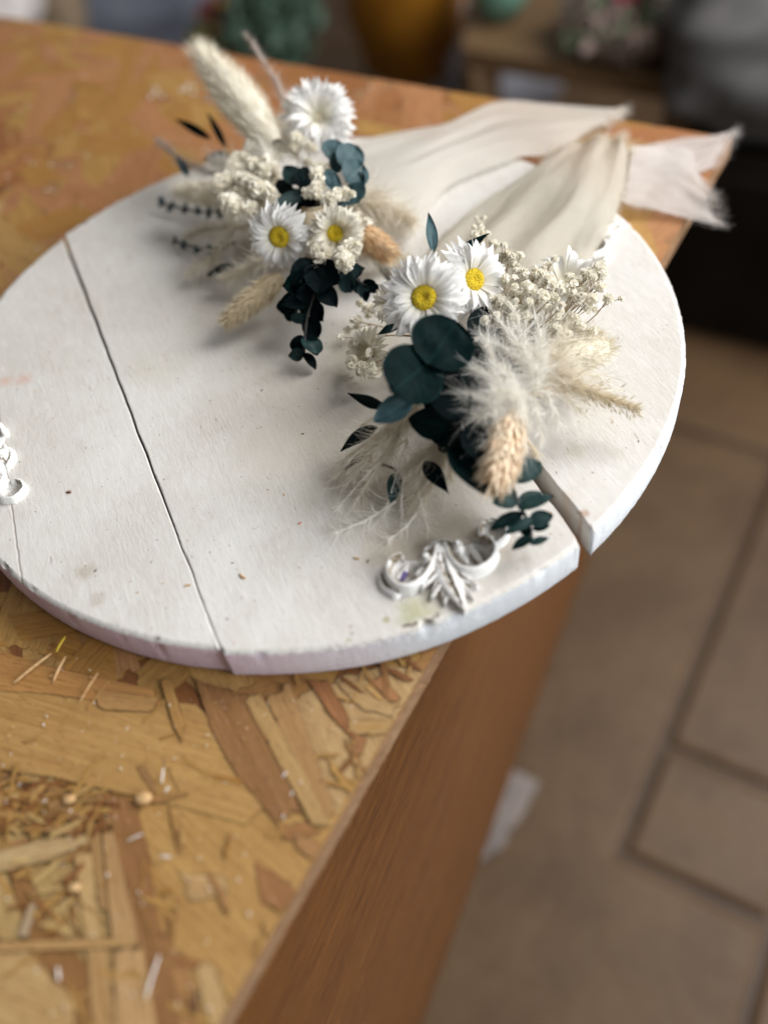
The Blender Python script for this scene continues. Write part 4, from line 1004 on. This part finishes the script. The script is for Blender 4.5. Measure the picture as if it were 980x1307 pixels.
def sprig(parent, pts, lw, mat, zoff=0, k=7, mat2=None):
    ax = cat([P(*q) for q in pts], k*2); mb = MB(); mb.tube(ax, .0008, 5); s_ = obj('eucalyptus_sprig', mb, M['dstem'], parent)
    for i in range(1, k+1):
        p = ax[i*2]; d = (ax[i*2] - ax[i*2-1]).normalized(); sd = d.cross(view(p)).normalized()
        for sg in (-1, 1):
            sd = (d.cross(view(p)).normalized() + d*R.gauss(0, .35) + view(p)*R.gauss(0, .5)).normalized()
            w = lw*mpp(p)*(1 - .35*i/k)*R.uniform(.65, 1.2); m2 = MB(); leafmesh(m2, p, p + (sd*sg*.85 + d*.6).normalized()*w*1.05, w*R.uniform(.6, 1), (view(p) + RT*R.uniform(-.8, .8) + UP*R.uniform(-.6, .8)).normalized(), .3, .2, R.choice(('round', 'oval'))); obj('leaf', m2, M[mat2 if mat2 and R.random() < .3 else mat], s_)
    return s_
sprig(bb, [(402, 330, .056), (404, 365, .050), (392, 405, .040), (388, 450, .030)], 40, 'leaf4', k=6, mat2='leaf2')
plume(bb, [(340, 230, .056), (300, 215, .056), (270, 205, .052)], 40, 500, 'pampas_w', .9, .6, .00025, .1)
plume(bb, [(380, 200, .060), (370, 180, .062), (360, 150, .064)], 34, 400, 'pampas_w', .9, .6, .00025, .1)
plume(bb, [(300, 290, .040), (270, 330, .034), (240, 350, .028)], 36, 300, 'pampas', .8, .7, .0002, .2)
sprig(bb, [(395, 345, .050), (385, 370, .046), (378, 400, .036)], 34, 'leaf4', k=5, mat2='leaf')
sprig(bb, [(420, 338, .050), (445, 350, .046), (470, 368, .040)], 28, 'leaf4', k=5, mat2='leaf3')
sprig(bb, [(290, 268, .034), (255, 270, .030), (208, 260, .028)], 12, 'leaf3', k=6, mat2='leaf4')
sprig(bb, [(300, 310, .034), (262, 318, .028), (224, 308, .026)], 10, 'leaf3', k=5)
leaf(bb, (405, 335, .056), (370, 362, .052), 36, 'leaf4', (0, 0, .1)); leaf(bb, (400, 338, .056), (432, 362, .052), 38, 'leaf4', (0, 0, .1)); leaf(bb, (410, 335, .054), (405, 375, .052), 40, 'leaf4', (0, 0, .1))
spike(bb, (440, 285, .050), (500, 326, .040), 34, 'spike_o')
plume(bb, [(440, 255, .050), (480, 262, .046), (525, 285, .036)], 46, 900, 'pampas', .9, .7, .0003, .15, rad=.006)
plume(bb, [(440, 300, .040), (480, 325, .032), (520, 330, .026)], 34, 400, 'pampas', .9, .7, .0003, .15)
RA = [[(450, 182, .036), (455, 215, .042), (460, 250, .042), (470, 310, .032)],
      [(505, 172, .028), (515, 205, .040), (525, 235, .038), (520, 305, .026)],
      [(565, 160, .024), (575, 180, .032), (585, 200, .032), (575, 240, .024)],
      [(630, 133, .010), (640, 155, .018), (650, 178, .024), (655, 206, .023)],
      [(700, 136, .008), (705, 155, .013), (708, 172, .016), (700, 200, .014)],
      [(788, 142, .004), (782, 150, .007), (772, 158, .007), (757, 168, .004)]]
sheet(bb, RA, 'cloth', wr=.0035, fray_l=.014, seed=11)

# ================================================================== SMALL DEBRIS
DM_ = {'cream': simple('debris_cream', (.80, .74, .62), (.70, .62, .48), 500, .6), 'tan': simple('debris_tan', (.60, .40, .20), (.48, .28, .12), 500, .7),
       'dark': simple('debris_dark', (.05, .03, .02), (.12, .06, .03), 500, .7), 'yellow': simple('debris_yellow', (.75, .55, .05), (.65, .45, .04), 500, .6),
       'red': simple('debris_red', (.55, .04, .03), (.4, .03, .02), 500, .6), 'pink': simple('debris_pink', (.75, .12, .20), (.7, .1, .2), 500, .6), 'white': simple('debris_white', (.86, .85, .82), (.78, .76, .72), 500, .5)}
keys = list(DM_); mats = [DM_[k] for k in keys]
def sliver(mb, p, L, W, a, mi, bend=0, h=.0003):
    d = Vector((math.cos(a), math.sin(a), R.uniform(-.05, .25))); s = Vector((-math.sin(a), math.cos(a), 0)); pts = [p - d*L/2, p + s*bend*L, p + d*L/2]
    for q in pts: q.z = max(q.z, p.z)
    mb.tube(cat(pts, 5), [W*.35, W*.5, W*.5, W*.45, W*.35, W*.15], 5, mi=mi)
mb = MB()
for i in range(420):
    u = R.uniform(0, 520); v = R.uniform(840, 1307); p = P(u, v, .0016 + R.random()*.0006)
    if p.dot(E1) > DN - .002 or math.hypot(p.x, p.y) < .203: continue
    k = R.choices((0, 1, 2, 6), (3, 3, 2, 3))[0]; L = R.choice((.0004, .0006, .0009, .0014)); sliver(mb, p, L, L*R.uniform(.2, .5), R.uniform(0, PI), k, R.uniform(-.2, .2))
for i in range(260):
    u = R.uniform(0, 560); v = R.uniform(30, 330); p = P(u, v, .0012)
    if p.dot(E1) > DN - .002 or math.hypot(p.x, p.y) < .203 or p.dot(E2) > DM: continue
    sliver(mb, p, R.uniform(.001, .004), .0008, R.uniform(0, PI), R.choices((0, 1, 2), (2, 3, 2))[0])
for i in range(25):
    p = P(R.uniform(190, 300), R.uniform(108, 130), .0012); sliver(mb, p, .004, .001, R.uniform(0, PI), 6)
tag(obj('sawdust', mb, mats, origin=(0, 0, 0)), 'fine sawdust and pale plant crumbs strewn over the wood sheet', 'debris', kind='stuff')
mb = MB()
for i in range(230):
    a = R.uniform(0, 2*PI); r = .196*math.sqrt(R.random()); p = Vector((r*math.cos(a), r*math.sin(a), ZB + .0001))
    L = R.choice((.0004, .0005, .0007, .001, .0015)); k = R.choices((0, 1, 2, 4, 5), (2, 4, 4, .2, .2))[0]; sliver(mb, p, L, L*R.uniform(.15, .5), R.uniform(0, PI), k, R.uniform(-.3, .3))
for u, v, k, L in ((300, 820, 5, .0009), (383, 668, 4, .0018), (297, 718, 2, .0012), (310, 735, 1, .004), (700, 655, 1, .003), (690, 615, 3, .0001), (449, 808, 2, .0012), (200, 825, 2, .0016), (203, 815, 2, .002), (88, 628, 2, .0025), (240, 748, 1, .003), (455, 712, 1, .003), (470, 716, 2, .002), (620, 690, 4, .0016), (655, 655, 2, .001)):
    if L > .0002: sliver(mb, P(u, v, ZB + .0002), L, L*.35, R.uniform(0, PI), k, .15)
for u in range(425, 620, 4):                       # broken paint crumbs along the near rim
    v = 836 - (u - 400)**2*.00045 - (u-400)*.11; 
    if R.random() < .5: sliver(mb, P(u, v - R.uniform(0, 8), ZB + .0001), R.uniform(.0006, .0014), .0007, R.uniform(0, PI), 6)
for i in range(34):
    u = R.uniform(515, 560); v = 800 - (u-515)*.25 + R.gauss(0, 2); sliver(mb, P(u, v, ZB + .0001), R.uniform(.0005, .002), .0004, R.gauss(.3, .5), 2)
tag(obj('crumbs', mb, mats, origin=(0, 0, ZB)), 'tiny crumbs of dirt and paint scattered on the white board', 'debris', kind='stuff')
def splinter(u0, v0, u1, v1, w, mat, label, z=.0022, lift=.001):
    w *= .65; mb = MB(); a, b = P(u0, v0, z), P(u1, v1, z + lift); c = a.lerp(b, .5) + Vector((0, 0, .0004)); mb.tube(cat([a, c, b], 6), [w*.2, w*.45, w*.5, w*.5, w*.5, w*.4, w*.15], 5)
    tag(obj('splinter', mb, DM_[mat]), label, 'splinter', 'loose splinters on the wood sheet')
splinter(18, 872, 66, 834, .0022, 'tan', 'long pale splinter left of the yellow bit, below the board'); splinter(68, 870, 84, 838, .0020, 'tan', 'short thick splinter right beneath the yellow bit')
splinter(72, 832, 84, 812, .0018, 'yellow', 'yellow plant bit lying beside the left rim of the board'); splinter(102, 896, 126, 858, .0012, 'tan', 'thin slanting splinter nearest below the board')
splinter(162, 1074, 183, 1064, .0009, 'white', 'small white curved sliver on the dark strand'); splinter(203, 1093, 219, 1094, .0014, 'white', 'white seed husk lying right of the curved sliver')
splinter(207, 1000, 209, 980, .0010, 'white', 'white upright sliver above the short bent one'); splinter(211, 1012, 216, 1004, .0012, 'white', 'short bent white sliver near the strand end')
splinter(360, 993, 366, 985, .0009, 'white', 'tiny white curl on the long light strand'); splinter(371, 1016, 374, 1010, .0010, 'white', 'tiny white crumb beside the dark joint of strands')
splinter(186, 1275, 204, 1218, .0012, 'white', 'long white hair-like splinter nearest the camera'); splinter(74, 1234, 76, 1252, .0014, 'white', 'white grain on the brown strand at lower left')
splinter(250, 1295, 252, 1262, .0022, 'dark', 'dark curved twig piece nearest the bottom edge')
for u, v, m, r, lab in ((88, 985 + 35, 'tan', .002, 'round tan seed in the splintered pocket'), (95, 1133, 'tan', .0018, 'amber seed beside the pale strand'), (183, 1019, 'tan', .0026, 'flat tan chip at the end of the big strand')):
    mb = MB(); q = P(u, v, .0028); mb.grid([[q + Vector((math.cos(2*PI*k/12)*math.sin(PI*i/8)*r*1.4, math.sin(2*PI*k/12)*math.sin(PI*i/8)*r, -math.cos(PI*i/8)*r*.55)) for k in range(12)] for i in range(9)], closed=True)
    tag(obj('seed', mb, DM_[m]), lab, 'seed', 'loose seeds on the wood sheet')

# ================================================================== BLURRED BACKGROUND
def lathe(c, prof, n=32):
    return [[c + Vector((math.cos(2*PI*k/n)*r, math.sin(2*PI*k/n)*r, z)) for k in range(n)] for r, z in prof]
def vase(name, u, v, z, wpx, h, prof, mat, label, cat_, rim='rim'):
    c = P(u, v, z); r = wpx*mpp(c)/2; t = thing(name, label, cat_, c)
    mb = MB(); pr = [(0.0001, .001)] + [(a*r, b*h) for a, b in prof] + [(prof[-1][0]*r*.9, prof[-1][1]*h), (prof[-2][0]*r*.88, prof[-2][1]*h), (.001, prof[-2][1]*h*.6)]
    mb.grid(lathe(c, pr), closed=True); obj('body', mb, mat, t)
    mb = MB(); n = 32; rr = prof[-1][0]*r
    mb.tube([c + Vector((math.cos(2*PI*k/n)*rr, math.sin(2*PI*k/n)*rr, prof[-1][1]*h)) for k in range(n+1)], r*.05, 8, cap=False); obj(rim, mb, mat, t)
    return t
vase('amber_pot', 528, 92, -.62, 150, .34, [(.55, 0), (.8, .08), (1, .4), (1, .7), (.8, .9), (.85, 1.0)], simple('amber_glaze', (.36, .155, .014), (.28, .11, .01), 14, .35, .1), 'amber glazed pot standing beyond the far edge of the table', 'pot')
shelf = thing('low_bench', 'brown wooden bench standing behind the table, holding the wreath', 'bench', P(750, 110, ZF))
sw = m_wood('bench_wood', (.20, .12, .055), (.13, .075, .035), (.07, .04, .02), (1, 10, 10), (0, 0, .3), .6, base=8)
zs_ = -.36
mb = MB(); A, B, C, D = P(590, 62, zs_), P(900, 112, zs_), P(935, 20, zs_), P(600, -60, zs_)
mb.grid([[A, B], [D, C]], smooth=False); lo = Vector((0, 0, -.028)); mb.grid([[A+lo, B+lo], [A, B]], smooth=False); mb.grid([[D+lo, C+lo], [A+lo, B+lo]], smooth=False); mb.grid([[B+lo, C+lo], [B, C]], smooth=False); mb.grid([[D+lo, A+lo], [D, A]], smooth=False); mb.grid([[C+lo, D+lo], [C, D]], smooth=False)
obj('seat', mb, sw, shelf)
for q in (A, B, C, D):
    ctr_ = (A+B+C+D)/4; q2 = q.lerp(ctr_, .12); mb = MB(); mb.box((q2.x, q2.y, (ZF + zs_ - .03)/2), .022, .022, (zs_ - .03 - ZF)/2, .3, bev=.003); obj('leg', mb, sw, shelf)
vase('green_vase', 640, 22, zs_ + .002, 74, .12, [(.5, 0), (.9, .25), (1, .55), (.7, .85), (.6, 1.0)], simple('green_glaze', (.16, .30, .22), (.12, .24, .18), 14, .35, .1), 'small sage green vase on the end of the bench', 'vase')
# wreath of dried flowers on the bench
wc = P(800, 30, zs_ + .03); w = thing('dried_wreath', 'round dusty pink and green dried wreath lying on the bench', 'wreath', P(800, 30, zs_ + .001))
wr_ = 88*mpp(wc)
mb = MB(); n = 40; mb.tube([wc + Vector((math.cos(2*PI*k/n)*wr_*.72, math.sin(2*PI*k/n)*wr_*.72, 0)) for k in range(n+1)], .024, 10, cap=False); obj('ring', mb, simple('wreath_twig', (.17, .12, .09), (.10, .07, .05), 60, .8, .8), w)
for nm, ca, cb_, k0, sz in (('moss', (.07, .09, .05), (.11, .13, .075), 160, .016), ('dried_blooms', (.25, .18, .16), (.19, .14, .125), 200, .017), ('pink_blooms', (.60, .08, .16), (.55, .12, .2), 22, .02)):
    mb = MB()
    for i in range(k0):
        a = R.uniform(0, 2*PI); r_ = wr_*R.uniform(.35, 1.0); 
        if nm == 'pink_blooms': a = R.gauss(1.75, .22); r_ = wr_*R.uniform(.1, .6)
        p = wc + Vector((math.cos(a)*r_, math.sin(a)*r_, R.uniform(.0, .035)))
        nv_ = Vector((R.gauss(0, 1), R.gauss(0, 1), R.gauss(1, 1))).normalized(); leafmesh(mb, p, p + nv_.orthogonal().normalized()*sz*1.6, sz, nv_, .4, .2, 'oval')
    obj(nm, mb, simple(nm + '_mat', ca, cb_, 60, .8, .4), w)
mb = MB(); mb.grid(lathe(P(800, 30, zs_ + .006), [(.001, 0), (wr_*.6, .0), (wr_*.62, .004), (.001, .006)]), closed=True); obj('backing', mb, simple('wreath_back', (.28, .22, .20), (.22, .17, .15), 60, .8, .4), w)
# crumpled pale sacks and paper on the floor
def sack(name, u, v, z, wx, wy, h, rz, mat, label, cat_, seed):
    c = P(u, v, z); mb = MB(); rows = []
    for i in range(25):
        ph = PI*i/24; row = []
        for k in range(40):
            th = 2*PI*k/40; x = math.copysign(abs(math.cos(th))**.6, math.cos(th))*math.sin(ph)**.55*wx; y = math.copysign(abs(math.sin(th))**.6, math.sin(th))*math.sin(ph)**.55*wy; zz = (1 - math.cos(ph))/2*h
            q = Vector((x*math.cos(rz) - y*math.sin(rz), x*math.sin(rz) + y*math.cos(rz), zz)); k2 = 1 + .22*noise.noise(q*14 + Vector((seed, 0, 0))) + .10*noise.noise(q*40)
            row.append(c + Vector((q.x*k2, q.y*k2, q.z*(.85 + .2*k2))))
        rows.append(row)
    mb.grid(rows, closed=True); tag(obj(name, mb, mat, origin=c), label, cat_)
greyc = simple('grey_cloth', (.075, .072, .07), (.11, .105, .105), 20, .8); palec = simple('pale_cloth', (.34, .35, .42), (.42, .43, .48), 20, .8)
sack('cloth_bundle', 640, 150, ZF, .13, .10, .30, .2, palec, 'pale bluish cloth bundle on the floor under the bench', 'cloth', 1)
sack('grey_sack', 1015, 155, -.425, .20, .12, .20, -.3, greyc, 'large grey sack lying on the dark cabinet right of the bench', 'sack', 2)
sack('storage_bag', 175, 78, ZF, .26, .16, .30, -.2, simple('bluegrey_bag', (.17, .19, .25), (.24, .26, .32), 12, .8), 'blue grey bag beyond the far left edge of the table', 'bag', 3)
sack('tan_paper_bag', 98, 62, -.55, .045, .06, .25, -.2, simple('tan_paper', (.36, .27, .18), (.28, .20, .13), 12, .8), 'narrow tan paper bag left of the blue grey bag', 'bag', 4)
sack('white_cloth', 8, 44, -.30, .07, .07, .10, -.2, simple('white_cloth', (.70, .66, .64), (.60, .56, .54), 12, .8), 'white crumpled cloth at the far left corner behind the table', 'cloth', 5)
sack('white_bundle', 985, 70, -.36, .07, .07, .16, -.2, simple('white_bundle', (.42, .41, .42), (.34, .33, .34), 12, .8), 'white bundle at the top right behind the grey sack', 'cloth', 6)
sack('red_brown_pouch', 925, 55, -.36, .030, .04, .10, -.2, simple('redbrown', (.18, .06, .04), (.12, .04, .03), 12, .8), 'small red brown pouch between the wreath and the white bundle', 'pouch', 7)
def bush(u, v, z, r, n, mats_, label, name, sz, pot=None):
    c = P(u, v, z); t = thing(name, label, 'plant', Vector((c.x, c.y, ZF)))
    for i, (mm_, frac) in enumerate(mats_):
        mb = MB()
        for k in range(int(n*frac)):
            d = Vector((R.gauss(0, 1), R.gauss(0, 1), R.gauss(0, 1))).normalized(); p = c + d*r*R.uniform(.4, 1); nv_ = (d + Vector((R.gauss(0, .5), R.gauss(0, .5), R.gauss(0, .5)))).normalized(); leafmesh(mb, p, p + nv_.orthogonal().normalized()*sz*1.8, sz, nv_, .3, .2, 'oval')
        obj('foliage' if i == 0 else 'blossoms', mb, mm_, t)
    mb = MB(); mb.tube([Vector((c.x, c.y, ZF + .22)), c], .008, 6); obj('stem', mb, M['stem'], t)
    mb = MB(); mb.grid(lathe(Vector((c.x, c.y, ZF)), [(.001, 0), (r*.5, 0), (r*.75, .2), (r*.8, .24), (r*.7, .24), (r*.66, .2), (.001, .18)]), closed=True); obj('pot', mb, simple('dark_pot' + name, (.03, .028, .026), (.05, .045, .04), 20, .6), t)
gm = simple('bush_green', (.045, .085, .055), (.075, .125, .085), 20, .6)
bush(350, 30, -.40, .085, 420, [(gm, 1)], 'dark green leafy bush in a dark pot behind the table', 'leafy_plant', .024)
bush(282, 38, -.42, .050, 160, [(gm, .5), (simple('yellow_bloom', (.55, .42, .03), (.5, .34, .02), 20, .6), .5), (simple('red_bloom', (.22, .03, .03), (.16, .02, .02), 20, .6), .35)], 'small yellow and red flowering plant left of the green bush', 'flowering_plant', .018)
# dark cabinet that stands right of the table
dk = simple('dark_cabinet', (.006, .0042, .003), (.010, .007, .005), 10, .7, .1, .08)
cab = thing('dark_cabinet', 'very dark low cabinet on the floor beyond the right edge of the table', 'cabinet', fl(.1, 1.03))
mb = MB(); q = fl(.12, 1.03); mb.box((q.x, q.y, ZF + .165), .40, .15, .155, math.atan2(E1.y, E1.x), bev=.006); obj('carcass', mb, dk, cab)
for i in (0, 1):
    mb = MB(); q = fl(-.08 + .40*i, .871); mb.box((q.x, q.y, ZF + .165), .19, .008, .14, math.atan2(E1.y, E1.x), bev=.003); dr_ = obj('door', mb, dk, cab)
    mb = MB(); q = fl(.08 + .09*i, .858); mb.tube([q + Vector((0, 0, .14)), q + Vector((0, 0, .20))], .005, 8); obj('handle', mb, dk, dr_)
# pale paper scrap lying at the foot of the table
mb = MB(); pc = [P(655, 985, ZF + .006), P(690, 1000, ZF + .010), P(640, 1085, ZF + .010), P(598, 1110, ZF + .006)]
rows = []
for i in range(13):
    a, b = pc[0].lerp(pc[3], i/12), pc[1].lerp(pc[2], i/12); rows.append([a.lerp(b, j/8) + Vector((0, 0, .006*noise.noise(Vector((i*.5, j*.6, 0))) + .004)) for j in range(9)])
mb.grid(rows); mb.grid([[x - Vector((0, 0, .001)) for x in r][::-1] for r in rows])
tag(obj('paper_scrap', mb, simple('paper_scrap', (.24, .20, .18), (.20, .165, .15), 20, .8)), 'pale paper scrap on the tiles beside the table side', 'paper')

# ================================================================== LIGHT
W_ = bpy.data.worlds.new('World'); SC.world = W_; W_.use_nodes = True
bg = W_.node_tree.nodes['Background']; bg.inputs[0].default_value = (1.0, .98, .955, 1); bg.inputs[1].default_value = .205
def area(name, loc, target, sx, sy, energy, col):
    l = bpy.data.lights.new(name, 'AREA'); l.shape = 'RECTANGLE'; l.size = sx; l.size_y = sy; l.energy = energy; l.color = col
    o = bpy.data.objects.new(name, l); COL.objects.link(o); o.location = loc
    o.rotation_euler = (Vector(target) - Vector(loc)).to_track_quat('-Z', 'Y').to_euler(); return o
area('window_light', (1.35, .35, 1.15), (0, 0, 0), 1.0, 1.1, 45, (1.0, .985, .965))
area('room_light', (1.25, -.95, .60), (0, 0, -.05), .8, .8, 25, (.94, .97, 1.0))
SC.view_settings.view_transform = 'Standard'; SC.view_settings.look = 'None'; SC.view_settings.exposure = 0; SC.view_settings.gamma = 1
# ================================================================== CAMERA
cd = bpy.data.cameras.new('Camera'); co = bpy.data.objects.new('Camera', cd); COL.objects.link(co); SC.camera = co
cd.sensor_fit = 'VERTICAL'; cd.sensor_height = 36; cd.lens = FPX/1307*36; cd.clip_start = .01; cd.clip_end = 60
co.matrix_world = Matrix((( RT.x, UP.x, -FW.x, CAM.x), (RT.y, UP.y, -FW.y, CAM.y), (RT.z, UP.z, -FW.z, CAM.z), (0, 0, 0, 1)))
cd.dof.use_dof = True; cd.dof.focus_distance = .460; cd.dof.aperture_fstop = 2.35; cd.dof.aperture_blades = 0
